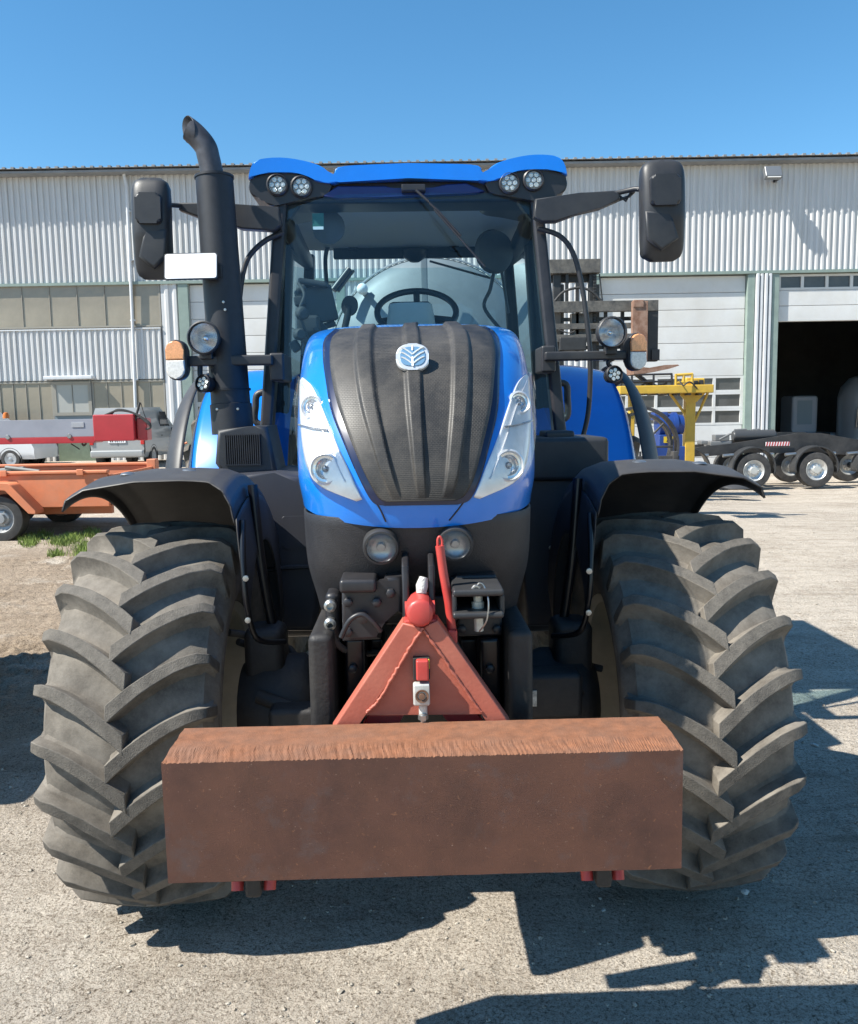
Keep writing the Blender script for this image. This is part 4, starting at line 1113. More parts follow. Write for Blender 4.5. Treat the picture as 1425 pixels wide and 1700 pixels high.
mb = MB(); tb(mb, 310, 591, 452, 606, .86, .91, .008); tb(mb, 446, 586, 472, 632, .90, 1.16, .01); tb(mb, 330, 584, 352, 596, .84, .9, .004)
mb.tube(spline([T(332, 606, .88), T(332, 622, .86), T(336, 632, .86)], 4), .012, 8); mb.tube(spline([T(352, 612, .88), T(360, 640, .9), T(372, 632, .9)], 4), .009, 8)
mb.build('light_arm', M_BLACKP, TR)
mb = MB(); tb(mb, 906, 584, 1045, 597, .93, .98, .008); tb(mb, 900, 574, 924, 618, .96, 1.18, .01); tb(mb, 1008, 574, 1026, 588, .9, .96, .004)
mb.tube(spline([T(1026, 592, .95), T(1010, 602, .95), T(1018, 612, .96)], 4), .010, 8)
mb.build('light_arm', M_BLACKP, TR)

# ---- rear fenders
for s in (-1, 1):
    def rf(i, j):
        th = R(lerp(-72, 40, j)); r = 1.04 + .03 * math.sin(PI * min(1, i * 1.2))
        x = lerp(.72, 1.33, i); r -= .16 * max(0, (i - .86) / .14) ** 2
        return Vector((s * x, 2.75 + math.sin(th) * r, .905 + math.cos(th) * r * 1.06))
    fe = MB().grid(rf, 18, 36).build('rear_fender', M_BLUE, TR, sm=60, solid=.008)
    def rt2(i, j):
        th = R(lerp(-70, 40, j)); r = 1.05
        x = lerp(1.31, 1.43, i); r -= .10 * i * i - .01
        return Vector((s * x, 2.75 + math.sin(th) * r - .02, .905 + math.cos(th) * r * 1.06))
    MB().grid(rt2, 8, 36).build('fender_extension', M_FEND, fe, sm=60, solid=.012)
    MB().quad((s*.74, 1.75, .95), (s*1.28, 1.75, .95), (s*1.28, 1.82, 1.3), (s*.74, 1.82, 1.3)).build('fender_front', M_BLUE, fe, solid=.01)

# ---- cab interior
M_INTR = mat('interior_grey', (.10, .105, .11), .7, var=.1)
M_DASH = mat('dash_cover', (.42, .44, .42), .7, var=.06, vscale=10)
def hump(i, j):
    z = lerp(1.55, T(690, 500, 1.42).z, j); w = lerp(.34, .115, j ** .7) + .04 * math.sin(PI * j * 2) * (1 - j)
    th = lerp(0, PI, i); ex = .6
    return Vector((math.copysign(abs(math.cos(th)) ** ex, math.cos(th)) * w, 1.60 - .16 * abs(math.sin(th)) ** ex * (1.1 - .3 * j), z))
mb = MB().grid(hump, 24, 16); mb.build('dashboard', M_DASH, TR, sm=60, solid=.01)
c = T(692, 518, 1.66); mb = MB(); rr0 = .215; tl = Matrix.Translation(c) @ Matrix.Rotation(R(38), 4, 'X')
mb.tube([tl @ Vector((rr0 * math.cos(2*PI*k/40), rr0 * math.sin(2*PI*k/40), 0)) for k in range(40)], .017, 10, closed=True)
for a in (90, 205, 335): mb.tube([tl @ Vector((0, 0, -.03)), tl @ Vector((rr0 * math.cos(R(a)), rr0 * math.sin(R(a)), 0))], .018, 8)
mb.lathe([(.07, -.03), (.065, 0), (0, .01)], tl, 24)
mb.tube([tl @ Vector((0, 0, -.02)), tl @ Vector((0, .0, -.35))], .05, 12)
SW = mb.build('steering_wheel', M_BLACKP, TR)
mb = MB()
for s in (-1, 1):
    for y0 in (-.02, 0, .02): mb.tube([tl @ Vector((0, y0 - .01, .013)), tl @ Vector((s*.03, y0 + .012, .012))], .0025, 5)
mb.build('wheel_emblem', M_STEEL, SW)
mb = MB(); mb.box((0, 2.45, 2.0), (.48, .12, .62), rot=Matrix.Rotation(R(-8), 3, 'X'), bev=.05); mb.box((0, 2.2, 1.68), (.50, .50, .14), bev=.05)
mb.box((0, 2.52, 2.36), (.28, .09, .16), bev=.03); mb.box((.33, 2.2, 1.9), (.10, .4, .09), bev=.03); mb.box((-.33, 2.2, 1.9), (.10, .4, .09), bev=.03)
mb.box((.42, 2.25, 1.75), (.12, .6, .3), bev=.03)
mb.build('seat', mat('seat_fabric', (.035, .037, .042), .9), TR)
mb = MB(); a = T(525, 507, 1.62); mb.box(a, (.20, .05, .19), rot=Matrix.Rotation(R(-12), 3, 'Y') @ Matrix.Rotation(R(20), 3, 'Z'), bev=.012)
a = T(512, 540, 1.55); mb.box(a, (.12, .08, .10), bev=.02); mb.tube([T(515, 520, 1.65), T(505, 590, 1.6)], .02)
mb.build('monitor', M_INTR, TR)
mb = MB()
for (u, v, r) in ((502, 520, .034), (497, 555, .03)):
    c = T(u, v, 1.45); mb.lathe([(0, -.02), (r, -.02), (r, .01), (r*.7, .02), (0, .02)], FRONT(*c) @ Matrix.Rotation(R(30), 4, 'Y'), 16)
mb.build('joystick', M_INTR, TR)
mb = MB()
for k, (u, v, w_, h_) in enumerate(((500, 480, .05, .03), (498, 500, .06, .05), (520, 470, .16, .03), (508, 560, .07, .06), (530, 550, .05, .09), (490, 575, .06, .05), (545, 540, .03, .08))):
    mb.box(T(u, v, 1.5 + .03 * k), (w_, .05, h_), rot=Matrix.Rotation(R(-25 + 17 * k), 3, 'Y'), bev=.01)
mb.tube(spline([T(495, 470, 1.5), T(505, 490, 1.45), T(497, 520, 1.45), T(510, 560, 1.5)], 6), .009); mb.tube(spline([T(520, 545, 1.5), T(540, 560, 1.5), T(528, 585, 1.5)], 6), .008)
mb.build('console_controls', M_INTR, TR)
c = T(580, 508, 1.55); mb = MB().lathe([(0, -.006), (.052, -.006), (.052, .006), (0, .006)], FRONT(*c) @ Matrix.Rotation(R(-35), 4, 'Y'), 24)
mb.tube([c, T(572, 545, 1.55)], .018); mb.build('shuttle_lever', M_BLACKP, TR)
mb = MB()
a, b = T(553, 420, 2.75), T(800, 420, 2.75); mb.box(((a.x + b.x)/2, 2.75, a.z), (b.x - a.x, .04, .085), bev=.01)
mb.tube([T(545, 405, 2.7), T(810, 400, 2.7)], .014); mb.tube(spline([T(545, 405, 2.7), T(540, 430, 2.7), T(543, 480, 2.7), T(552, 520, 2.7)], 5), .014)
for u in (585, 755): tb(mb, u - 8, 398, u + 8, 416, 2.7, 2.78, .004)
a = T(688, 430, 2.73); mb.lathe([(.085, -.02), (.075, .02), (.03, .05), (0, .05)], Matrix.Translation((a.x, 2.73, a.z + .03)) @ Matrix.Rotation(PI, 4, 'X'), 20)
mb.build('rear_blind', M_BLACKP, TR)
mb = MB(); c = T(822, 418, 2.2); mb.lathe([(0, -.05), (.10, -.045), (.13, -.01), (.12, .02), (0, .03)], FRONT(*c) @ Matrix.Rotation(R(25), 4, 'Y'), 24)
mb.tube(spline([T(822, 445, 2.2), T(815, 480, 2.2), T(805, 510, 2.2), T(830, 545, 2.2)], 6), .011); mb.tube([T(832, 440, 2.3), T(845, 520, 2.3)], .009)
mb.tube([T(715, 434, 2.6), T(815, 462, 2.4)], .007)
c = T(545, 378, 1.5); mb.lathe([(0, -.03), (.075, -.03), (.085, 0), (.06, .02), (0, .02)], FRONT(*c), 20)
mb.build('cab_speaker', M_INTR, TR)
c = T(527, 373, 1.20); MB().box((c.x, 1.225, c.z + .02), (.055, .002, .075)).build('sticker', mat('green_sticker', (.03, .14, .11), .5), TR)
MB().box((c.x, 1.222, c.z - .012), (.050, .002, .014)).build('sticker', M_WHITE, TR)
# wiper
mb = MB(); mb.tube([T(690, 316, 1.13), T(728, 350, 1.10), T(766, 392, 1.08)], .006, 8); mb.tube([T(722, 348, 1.09), T(800, 436, 1.06), T(806, 443, 1.06)], .005, 6)
tb(mb, 666, 306, 706, 316, 1.14, 1.2, .004)
mb.build('wiper', M_BLACKM, TR)

# ================================================================== FRONT WEIGHT
FW = thing('front_weight', 'rust-brown rectangular steel block on a red A-frame coupled to the tractor front', 'ballast weight', TR.matrix_world @ Vector((0, 0, 0)) if False else (X0 + 1.05 * math.sin(YAW), D0 - 1.05 * math.cos(YAW), 0.0), YAW)
def fwb(mb, name, m, parent=None, **k):
    o = mb.build(name, m, parent or FW, **k)
    if parent is None: o.location = (0, 1.05, 0)
    return o
BX0, BX1, BZ0, BZ1, BY0, BY1 = -.603, .603, .668, .965, -1.15, -.945
M_RUST = mat('rusty_steel', (.074, .029, .019), .6, var=.28, vscale=7, bump=.30, bscale=850, dust=(.165, .066, .034), dscale=2.6, damt=.55, updust=0.0)
nt = M_RUST.node_tree; N_ = nt.nodes; L_n = nt.links; pb = N_['Principled BSDF']
tcx = N_.new('ShaderNodeTexCoord')
def speck(scale, lo, hi, col, det=4, stretch=(1, 1, 1)):
    mpx = N_.new('ShaderNodeMapping'); mpx.inputs['Scale'].default_value = stretch; L_n.new(tcx.outputs['Object'], mpx.inputs['Vector'])
    nn = N_.new('ShaderNodeTexNoise'); nn.inputs['Scale'].default_value = scale; nn.inputs['Detail'].default_value = det; nn.inputs['Roughness'].default_value = .65
    L_n.new(mpx.outputs[0], nn.inputs['Vector'])
    mr = N_.new('ShaderNodeMapRange'); mr.inputs[1].default_value = lo; mr.inputs[2].default_value = hi; L_n.new(nn.outputs['Fac'], mr.inputs[0])
    mx = N_.new('ShaderNodeMix'); mx.data_type = 'RGBA'; mx.inputs[7].default_value = (*col, 1)
    src = pb.inputs['Base Color'].links[0].from_socket
    L_n.new(src, mx.inputs[6]); L_n.new(mr.outputs[0], mx.inputs[0]); L_n.new(mx.outputs[2], pb.inputs['Base Color'])
speck(9, .56, .75, (.085, .055, .05), 8)             # darker mill scale
speck(60, .62, .74, (.20, .085, .04))                # orange rust pits
speck(130, .66, .74, (.22, .14, .10))                # pale grains
speck(110, .66, .74, (.05, .03, .025))               # dark pits
mb = MB(); bm = mb.bm
NX, NY = 1100, 14
def torn(x):
    return BY0 + .070 + .008 * noise.noise(Vector((x * 9, 0, 2))) + .008 * noise.noise(Vector((x * 60, 0, 5))) + .005 * noise.noise(Vector((x * 170, 0, 7)))
def topz(x, y):
    e = torn(x)
    if y > e: return BZ1 - .0005 * noise.noise(Vector((x * 30, y * 30, 0)))
    f = smooth(0, .012, e - y)
    sl = x + (y - BY0) * .25 * (1 + noise.noise(Vector((x * 3, 0, 4))))
    g = noise.noise(Vector((sl * 190, y * 6, 1))) + .7 * noise.noise(Vector((sl * 400, y * 10, 3)))
    return BZ1 - f * (.0012 + .0028 * max(-.4, g)) - .007 * max(0, (e - y)) / .1
top = [[None] * (NY + 1) for _ in range(NX + 1)]
for i in range(NX + 1):
    x = lerp(BX0, BX1, i / NX)
    for j in range(NY + 1):
        y = lerp(BY0, BY1, j / NY); top[i][j] = bm.verts.new((x + (.003 * noise.noise(Vector((0, y*30, 1))) if i in (0, NX) else 0), y, topz(x, y)))
for i in range(NX):
    for j in range(NY): bm.faces.new((top[i][j], top[i+1][j], top[i+1][j+1], top[i][j+1]))
botv = {}
def bv(x, y):
    k = (round(x, 4), round(y, 4))
    if k not in botv: botv[k] = bm.verts.new((x, y, BZ0 + .0012 * noise.noise(Vector((x * 14, y, 0)))))
    return botv[k]
xs = [lerp(BX0, BX1, i / NX) for i in range(NX + 1)]
for i in range(NX):
    bm.faces.new((bv(xs[i], BY0), bv(xs[i+1], BY0), top[i+1][0], top[i][0]))
    bm.faces.new((bv(xs[i+1], BY1), bv(xs[i], BY1), top[i][NY], top[i+1][NY]))
bm.faces.new([bv(BX0, BY1), bv(BX0, BY0)] + [top[0][j] for j in range(NY + 1)])
bm.faces.new([bv(BX1, BY0), bv(BX1, BY1)] + [top[NX][j] for j in range(NY, -1, -1)])
bm.faces.new([bv(BX0, BY0), bv(BX0, BY1), bv(BX1, BY1), bv(BX1, BY0)])
M_RUST2 = mat('flame_cut_rust', (.22, .090, .043), .75, var=.3, vscale=30, bump=.25, bscale=300, dust=(.17, .10, .07), dscale=10, damt=.6)
for f in bm.faces:
    if min(v.co.z for v in f.verts) > BZ1 - .05: f.material_index = 1
fwb(mb, 'steel_block', [M_RUST, M_RUST2], sm=30)
M_RED = mat('weathered_red_paint', (.42, .105, .068), .5, var=.14, vscale=10, bump=.08, bscale=120, dust=(.36, .15, .10), dscale=5, damt=.5)
M_RED2 = mat('bright_red_paint', (.50, .045, .04), .42, var=.12, vscale=20, dust=(.4, .12, .09), dscale=8, damt=.4)
mb = MB()
for P in ([(668, 1034), (702, 1042), (655, 1118), (604, 1190), (592, 1213), (549, 1214)], [(702, 1042), (728, 1030), (850, 1204), (812, 1206), (800, 1184), (765, 1134)]):
    mb.prism(tpoly(P, -.93), .07, FRONT(0, -.86, 0), bev=.005)
AF = fwb(mb, 'a_frame', M_RED)
mb = MB(); P = tpoly([(702, 1040), (812, 1186), (598, 1188)], -.915)
mb.prism(P, .03, FRONT(0, -.885, 0), bev=.002); mb.build('gusset_plate', M_RED, AF)
for ps in ([(702, 1042), (680, 1076), (655, 1118), (630, 1160), (608, 1183)], [(703, 1046), (730, 1082), (765, 1134), (800, 1182)]):
    q = spline([T(u, v, -.932) for u, v in ps], 12); q = [p + Vector((random.uniform(-.0015, .0015), 0, random.uniform(-.0015, .0015))) for p in q]
    MB().tube(q, [random.uniform(.003, .005) for _ in q], 8).build('weld', M_RED, AF)
for P in ([(612, 1184), (672, 1184), (655, 1214), (598, 1214)], [(733, 1184), (792, 1184), (812, 1210), (755, 1212)]):
    MB().prism(tpoly(P, -.885), .03, FRONT(0, -.855, 0), bev=.003).build('back_plate', M_RED2, AF)
mb = MB(); a = T(697, 1012, -.90)
mb.lathe([(0, -.10), (.036, -.10), (.036, .005), (.034, .012), (.026, .016), (0, .018)], FRONT(a.x, -.93, a.z), 14)
mb.tube([T(672, 1012, -.86), T(723, 1010, -.86)], .022, 14)
mb.prism(tpoly([(674, 1030), (724, 1028), (728, 1034), (702, 1042), (668, 1036)], -.92), .07, FRONT(0, -.85, 0), bev=.004)
mb.build('top_link_head', M_RED2, AF)
mb = MB(); q = [T(699, 985, -.86), T(700, 972, -.855), T(703, 958, -.85)]
mb.tube(q, [.013, .016, .011], 10); mb.build('taped_pin', mat('grey_tape', (.5, .49, .46), .5, bump=.6, bscale=90), AF)
mb = MB(); mb.tube([T(731, 906, -.86), T(737, 950, -.86), T(746, 1000, -.86), T(752, 1050, -.86)], .0115, 14)
mb.tube(spline([T(728, 908, -.86), T(728, 896, -.86), T(731, 891, -.86), T(735, 897, -.86), T(735, 908, -.86)], 5), .0035, 8)
mb.box(T(752, 1055, -.87), (.025, .03, .035), bev=.004)
mb.build('release_lever', M_RED2, AF)
LA = MB(); a = T(700, 1150, -.935); LA.box((a.x, -.94, a.z), (.045, .03, .058), bev=.006); LA.tube([T(702, 1170, -.93), T(702, 1188, -.93)], .011, 8)
la = LA.build('latch_block', mat('zinc_block', (.55, .55, .52), .45, metal=.3, var=.2, vscale=30), AF)
a = T(700, 1154, -.95); MB().lathe([(.017, 0), (.017, .004), (.012, .003), (.011, -.004), (.008, -.004), (.008, .006), (0, .007)], FRONT(a.x, -.957, a.z), 18).build('latch_bolt', mat('rusty_bolt', (.2, .11, .07), .6, metal=.3), la)
mb = MB(); tb(mb, 690, 1097, 712, 1131, -.955, -.93, .005); mb.build('latch_tab', M_RED2, AF)
mb = MB(); tb(mb, 685, 1093, 715, 1128, -.936, -.91, .002); mb.build('latch_slot', mat('slot_dark', (.02, .02, .02), .7), AF)
mb = MB(); tb(mb, 709, 1095, 714, 1110, -.942, -.936, .0); mb.build('yellow_label', mat('yellow_label', (.6, .5, .05), .5), AF)
mb = MB(); p = T(702, 1190, -.94); mb.tube([T(702, 1184, -.94), T(702, 1212, -.94)], .007, 10)
for v in (1190, 1206): c = T(702, v, -.94); mb.lathe([(0, -.006), (.013, -.006), (.013, .006), (0, .006)], Matrix.Translation(c), 6)
mb.build('adjusting_bolt', M_STEEL, AF)
for s, us in ((-1, (402, 454)), (1, (968, 1018))):
    for u in us: c = T(u, 1460 if s < 0 else 1440, -1.0); fwb(MB().tube([(c.x, -1.02, BZ0 + .01), (c.x, -1.06, BZ0 - .075)], [.018, .015], 12), 'hook_cheek', M_RED2)
for s, u in ((-1, 430), (1, 992)): c = T(u, 1460 if s < 0 else 1440, -1.0); fwb(MB().box((c.x, -1.06, BZ0 - .038), (.038, .05, .09), bev=.008), 'hook', M_DARKC)
# ================================================================== THINGS IN THE YARD
def simple_wheel(name, parent, c, r, w, rimr, rimmat, studs=8, tyremat=None, side=-1):
    # axis along Y (wheel face looks at the camera)
    F = FRONT(*c) if side < 0 else frame(c, (-1, 0, 0), (0, 0, 1))
    t = MB().lathe([(rimr, -w), (r*.93, -w), (r, -w*.85), (r, -w*.15), (r*.95, 0), (rimr*1.12, .012), (rimr, 0)], F, 40).build(name, tyremat or M_RUB2, parent)
    mb = MB().lathe([(rimr*1.02, -.01), (rimr*.98, .004), (rimr*.90, -.015), (rimr*.80, -.06), (rimr*.62, -.07), (rimr*.52, -.035), (rimr*.38, -.03), (rimr*.33, .02), (0, .025)], F, 36)
    mb.build('rim', rimmat, t)
    mb = MB()
    for k in range(studs): a = 2*PI*k/studs; mb.lathe([(rimr*.055, -.06), (rimr*.055, -.015), (0, -.012)], F @ Matrix.Translation((rimr*.52*math.cos(a), rimr*.52*math.sin(a), 0)), 6)
    mb.build('wheel_nuts', M_STEEL, t)
    return t
def at(o, p): return (p[0] - o[0], p[1] - o[1], p[2] - o[2])
def qb(mb, O, u0, v0, u1, v1, y0, y1, bev=.0):
    a, b = px(u0, v0, y0), px(u1, v1, y0)
    c = at(O, ((a.x+b.x)/2, (y0+y1)/2, (a.z+b.z)/2)); return mb.box(c, (abs(b.x-a.x), y1-y0, abs(a.z-b.z)), bev=bev)
def qpoly(O, pts, y): return [(px(u, v, y).x - O[0], px(u, v, y).z - O[2]) for u, v in pts]
def qpt(O, u, v, y): p = px(u, v, y); return Vector(at(O, p))

# ---- orange low trailer, left
O = (-6.6, 13.2, 0)
TL = thing('flat_trailer', 'rusty orange steel trailer with low sides at the left edge', 'trailer', O)
M_OR = mat('faded_orange_paint', (.66, .20, .085), .6, var=.14, vscale=3, dust=(.42, .24, .16), dscale=2.5, damt=.5, bump=.05, bscale=60)
M_GRIM = mat('grey_wheel_rim', (.34, .35, .36), .45, metal=.4, var=.15, vscale=9)
Y0, Y1 = 12.35, 14.3; XR, XLF = -4.62, -10.2
zt = px(60, 788, Y0).z; zb = px(60, 843, Y0).z
def tbx(name, x0, x1, y0, y1, z0, z1, m=M_OR, bev=.012):
    return MB().box(at(O, ((x0+x1)/2, (y0+y1)/2, (z0+z1)/2)), (x1-x0, y1-y0, z1-z0), bev=bev).build(name, m, TL)
tbx('side_board', XLF, XR, Y0, Y0 + .05, zb, zt)
tbx('top_rail', XLF, XR, Y0 - .03, Y0 + .09, zt + .003, zt + .05)
tbx('side_board', XLF, XR, Y1, Y1 + .05, zb, zt)
tbx('top_rail', XLF, XR, Y1 - .03, Y1 + .09, zt + .003, zt + .05)
tbx('floor', XLF, XR, Y0 + .053, Y1 - .003, zb + .10, zb + .15, mat('worn_deck', (.16, .11, .08), .8, var=.3, vscale=3))
tbx('end_board', XR + .003, XR + .05, Y0, Y1 + .05, zb + .05, zt - .02)
for x in (-5.0, -6.1, -7.2, -8.3): tbx('lug', x - .05, x + .05, Y0 - .055, Y0 - .033, zt - .02, zt + .07)
tbx('corner_post', XR - .05, XR + .10, Y1 - .08, Y1 + .10, zb, zt + .10)
tbx('chassis_rail', XLF, XR - .1, Y0 + .35, Y0 + .45, zb - .14, zb - .003)
tbx('chassis_rail', XLF, XR - .1, Y1 - .45, Y1 - .35, zb - .14, zb - .003)
mb = MB(); pg = qpoly(O, [(-60, 800), (20, 801), (26, 806), (66, 846), (66, 852), (54, 851), (16, 812), (-60, 810)], 12.2)
mb.prism(pg, .28, FRONT(0, 12.34 - O[1], 0), bev=.008); mb.build('wheel_guard', M_OR, TL)
w = px(4, 858, 12.2)
simple_wheel('wheel', TL, at(O, (w.x, 12.13, .335)), .335, .22, .205, M_GRIM, 6, side=-1)
simple_wheel('wheel', TL, at(O, (w.x - .80, 12.13, .335)), .335, .22, .205, M_GRIM, 6)
simple_wheel('wheel', TL, at(O, (w.x, 14.15, .335)), .335, .22, .205, M_GRIM, 6)
simple_wheel('wheel', TL, at(O, (w.x - .80, 14.15, .335)), .335, .22, .205, M_GRIM, 6)
MB().box(at(O, (w.x - .4, 13.2, .36)), (.1, 1.9, .1)).build('axle_beam', M_BLACKM, TL)
mb = MB(); mb.tube([qpt(O, 10, 776, 13.2), qpt(O, 66, 783, 13.0)], .03); mb.tube([qpt(O, -10, 782, 13.4), qpt(O, 40, 778, 13.2)], .035); mb.build('pole', mat('grey_pole', (.16, .16, .15), .6), TL)
mb = MB(); mb.tube([at(O, (XR + .45, Y1, zb + .2)), at(O, (XR + .45, Y1, zt + .30)), at(O, (XR + .62, Y1, zt + .36))], .018); mb.tube([at(O, (XR, Y1, zb + .2)), at(O, (XR + .46, Y1, zb + .2))], .03); mb.build('stand_hook', M_OR, TL)

# ---- red and grey beam behind the trailer (boom of a loading machine)
O = (-12.5, 17.0, 0)
BM = thing('loading_boom', 'long red box beam with grey steel side plates lying level behind the orange trailer', 'boom', O)
M_BRED = mat('boom_red', (.42, .025, .035), .4, coat=.3, var=.1, vscale=3)
M_BGRY = mat('boom_grey', (.29, .30, .34), .5, var=.08, vscale=2)
a = px(0, 694, 17).z; b_ = px(0, 736, 17).z; xe = px(160, 700, 17).x; xr = px(228, 700, 17).x
mb = MB(); mb.box(at(O, ((-15.5 + xe)/2, 17.0, (a + b_)/2 + .03)), (xe + 15.5, .34, a - b_ - .16), bev=.003); mb.build('side_plate', M_BGRY, BM)
mb = MB(); mb.box(at(O, ((-15.5 + xe)/2, 17.06, b_ + .045)), (xe + 15.5, .46, .13), bev=.01); mb.build('lower_rail', M_BRED, BM)
mb = MB(); mb.box(at(O, ((xe + xr)/2, 17.02, (a + b_)/2 + .02)), (xr - xe - .006, .44, a - b_ + .02), bev=.02); mb.build('boom_head', M_BRED, BM)
mb = MB(); mb.box(at(O, (xr + .11, 17.05, (a + b_)/2 - .02)), (.20, .30, a - b_ - .06), bev=.02); mb.build('end_plate', M_BRED, BM)
mb = MB(); mb.box(at(O, (xe - .30, 16.825, (a + b_)/2 + .09)), (.24, .012, .10), bev=.004); mb.build('maker_badge', mat('badge_grey', (.36, .37, .39), .5), BM)
for x in (-9.6, -8.2, -7.0): MB().lathe([(.05, 0), (.04, .02), (0, .02)], FRONT(*at(O, (x, 16.83, b_ + .12))), 10).build('bolt', M_STEEL, BM)
mb = MB()
for k in range(3): mb.tube(spline([qpt(O, 172 + 6*k, 690, 16.9), qpt(O, 195, 682 - k, 16.85), qpt(O, 222, 686, 16.85), qpt(O, 248, 702 + 2*k, 16.85), qpt(O, 246, 712, 16.9), qpt(O, 228, 711, 16.95)], 6), .018, 6)
mb.tube([qpt(O, 224, 698, 16.9), qpt(O, 232, 668, 16.9)], .025); mb.tube(spline([qpt(O, 234, 670, 16.9), qpt(O, 240, 690, 16.9), qpt(O, 250, 708, 16.9)], 5), .008)
mb.build('hydraulic_hose', M_RUB2, BM)
mb = MB(); mb.tube(spline([qpt(O, 118, 737, 17), qpt(O, 126, 742, 17), qpt(O, 132, 746, 17)], 3), .012); mb.tube(spline([qpt(O, 136, 736, 17), qpt(O, 139, 740, 17), qpt(O, 143, 736, 17)], 3), .02); mb.build('cable', M_RUB2, BM)
mb = MB(); mb.box(at(O, (-14.6, 17.1, .75)), (.8, .8, 1.3), bev=.05); mb.box(at(O, (-14.6, 17.1, .1)), (2.2, 2.0, .2), bev=.03); mb.box(at(O, (-14.6, 17.1, 1.35)), (1.3, .5, .4), bev=.03); mb.build('pedestal', M_BRED, BM)
mb = MB(); mb.lathe([(.0, 0), (.06, 0), (.06, .06), (.04, .11), (0, .12)], Matrix.Translation(at(O, (px(10, 690, 17).x, 17, a - .01))), 12); mb.build('amber_marker', mat('amber', (.6, .16, .02), .3), BM)

# ---- vans
def van(name, label, O, L, Wd, H, paint, heading, dirt):
    V = thing(name, label, 'van', O, heading)   # local: +Y is the driving direction, x to the right, origin at rear centre on the ground
    prof = [(0.0, .32), (0.0, .95), (.06, 1.55), (.14, H), (L*.56, H + .02), (L*.70, 1.30), (L*.76, 1.10), (L*.97, .88), (L, .62), (L, .30)]
    mb = MB(); hw = Wd / 2
    lv = [(.30, hw - .06), (.45, hw), (.95, hw), (1.15, hw - .03), (H, hw - .18), (H + .03, hw - .26)]
    n = len(prof)
    A = []
    for sgn in (-1, 1): A.append([mb.bm.verts.new((sgn * interp(lv, z), y, z)) for y, z in prof])
    for i in range(n): j = (i + 1) % n; mb.bm.faces.new((A[0][i], A[0][j], A[1][j], A[1][i]))
    # side walls as horizontal strips so that they curve inwards
    ys = [0, .06, .14] + [L * t for t in (.2, .3, .4, .56, .7, .76, .97)] + [L]
    def topz(y): return cin(y)
    up = sorted([(y, z) for y, z in prof[2:]] , key=lambda q: q[0])
    cin = lambda y: interp([(0, .95 if False else 1.0), (.06, 1.55)] + [(q[0], q[1]) for q in prof[3:9]], y)
    for sgn in (-1, 1):
        g = [[mb.bm.verts.new((sgn * (interp(lv, lerp(.30, max(.45, cin(y)), k/8))), y, lerp(.30, max(.45, cin(y)), k/8))) for k in range(9)] for y in ys]
        for i in range(len(ys) - 1):
            for k in range(8): mb.bm.faces.new((g[i][k], g[i+1][k], g[i+1][k+1], g[i][k+1]))
    body = mb.build('body', paint, V, sm=35)
    gl = mat('van_glass', (.03, .035, .04), .08, spec=.6)
    M_ = lambda pts, sgn, x: None
    MB().box((0, .075, 1.32), (Wd*.66, .02, .36), rot=Matrix.Rotation(R(-6), 3, 'X'), bev=.01).build('rear_window', gl, V)
    for sgn in (-1, 1):
        mb = MB(); x = hw - .085
        mb.prism([(L*.40, 1.06), (L*.66, 1.06), (L*.54, H - .12), (L*.40, H - .12)], .012, SIDE(sgn*(x + .035) - .006, 0, 0) @ Matrix.Rotation(0, 4, 'Y'), bev=.003)
        mb.build('side_window', gl, V)
        MB().box((sgn*(hw + .10), L*.62, 1.08), (.16, .08, .14), bev=.03).build('door_mirror', M_BLACKP, V)
        MB().box((sgn*(hw + .005), L*.40, .92), (.02, .14, .03), bev=.006).build('door_handle', M_BLACKP, V)
        for yy in (.75, L - .78):
            F = frame((sgn*(hw - .01), yy, .31), (0, sgn, 0), (0, 0, 1))
            t = MB().lathe([(.18, -.2), (.29, -.2), (.31, -.16), (.31, -.02), (.29, .01), (.2, .012), (.19, 0)], F, 30).build('wheel', M_RUB2, V)
            MB().lathe([(.195, .0), (.18, .008), (.10, -.02), (.05, .0), (0, .004)], F, 24).build('rim', M_GRIM, t)
            MB().lathe([(.36, -.19), (.36, .0115), (.345, .0115)], F, 30).build('wheel_arch', mat('arch_dark', (.015, .015, .016), .7), V)
        MB().box((sgn*(hw - .07), -.012, .92), (.11, .05, .46), bev=.015).build('tail_light', mat('tail_red', (.5, .02, .02), .25, coat=.5), V)
    MB().box((0, -.03, .42), (Wd*.96, .16, .22), bev=.05).build('bumper', paint if dirt else M_BLACKP, V)
    MB().box((0, -.016, .80), (.52, .02, .11), bev=.003).build('number_plate', M_WHITE, V)
    mb = MB()
    rnd = random.Random(L*100)
    for k in range(7): mb.box((-.19 + k*.06 + (.02 if k > 1 else 0), -.028, .80), (rnd.choice([.03, .035, .02]), .004, .06))
    mb.build('plate_characters', M_BLACKM, V)
    MB().box((0, -.012, .90), (.62, .03, .03), bev=.008).build('tailgate_trim', M_CHROME if dirt else M_BLACKP, V)
    MB().box((.02, .015, 1.12), (.014, .04, .95), bev=.004).build('tailgate_seam', M_BLACKM, V)
    MB().box((.18, -.01, 1.06), (.36, .04, .05), rot=Matrix.Rotation(R(-8), 3, 'Y'), bev=.01).build('rear_wiper', M_BLACKM, V)
    return V
pv = px(197, 777, 25.6)
van('delivery_van', 'dark grey delivery van seen from behind, partly hidden by the red beam', (pv.x, 25.6, pv.z), 3.95, 1.66, 1.78, mat('grey_van_paint', (.30, .305, .30), .35, metal=.1, coat=.6), R(-1), True)
pv = px(58, 774, 27.3)
WV = van('delivery_van', 'white service van parked sideways at the left, under the grey beam', (pv.x - 4.1, 28.2, .15), 4.1, 1.75, 1.85, mat('white_van_paint', (.62, .63, .64), .35, coat=.5), R(-90), False)
mb = MB()
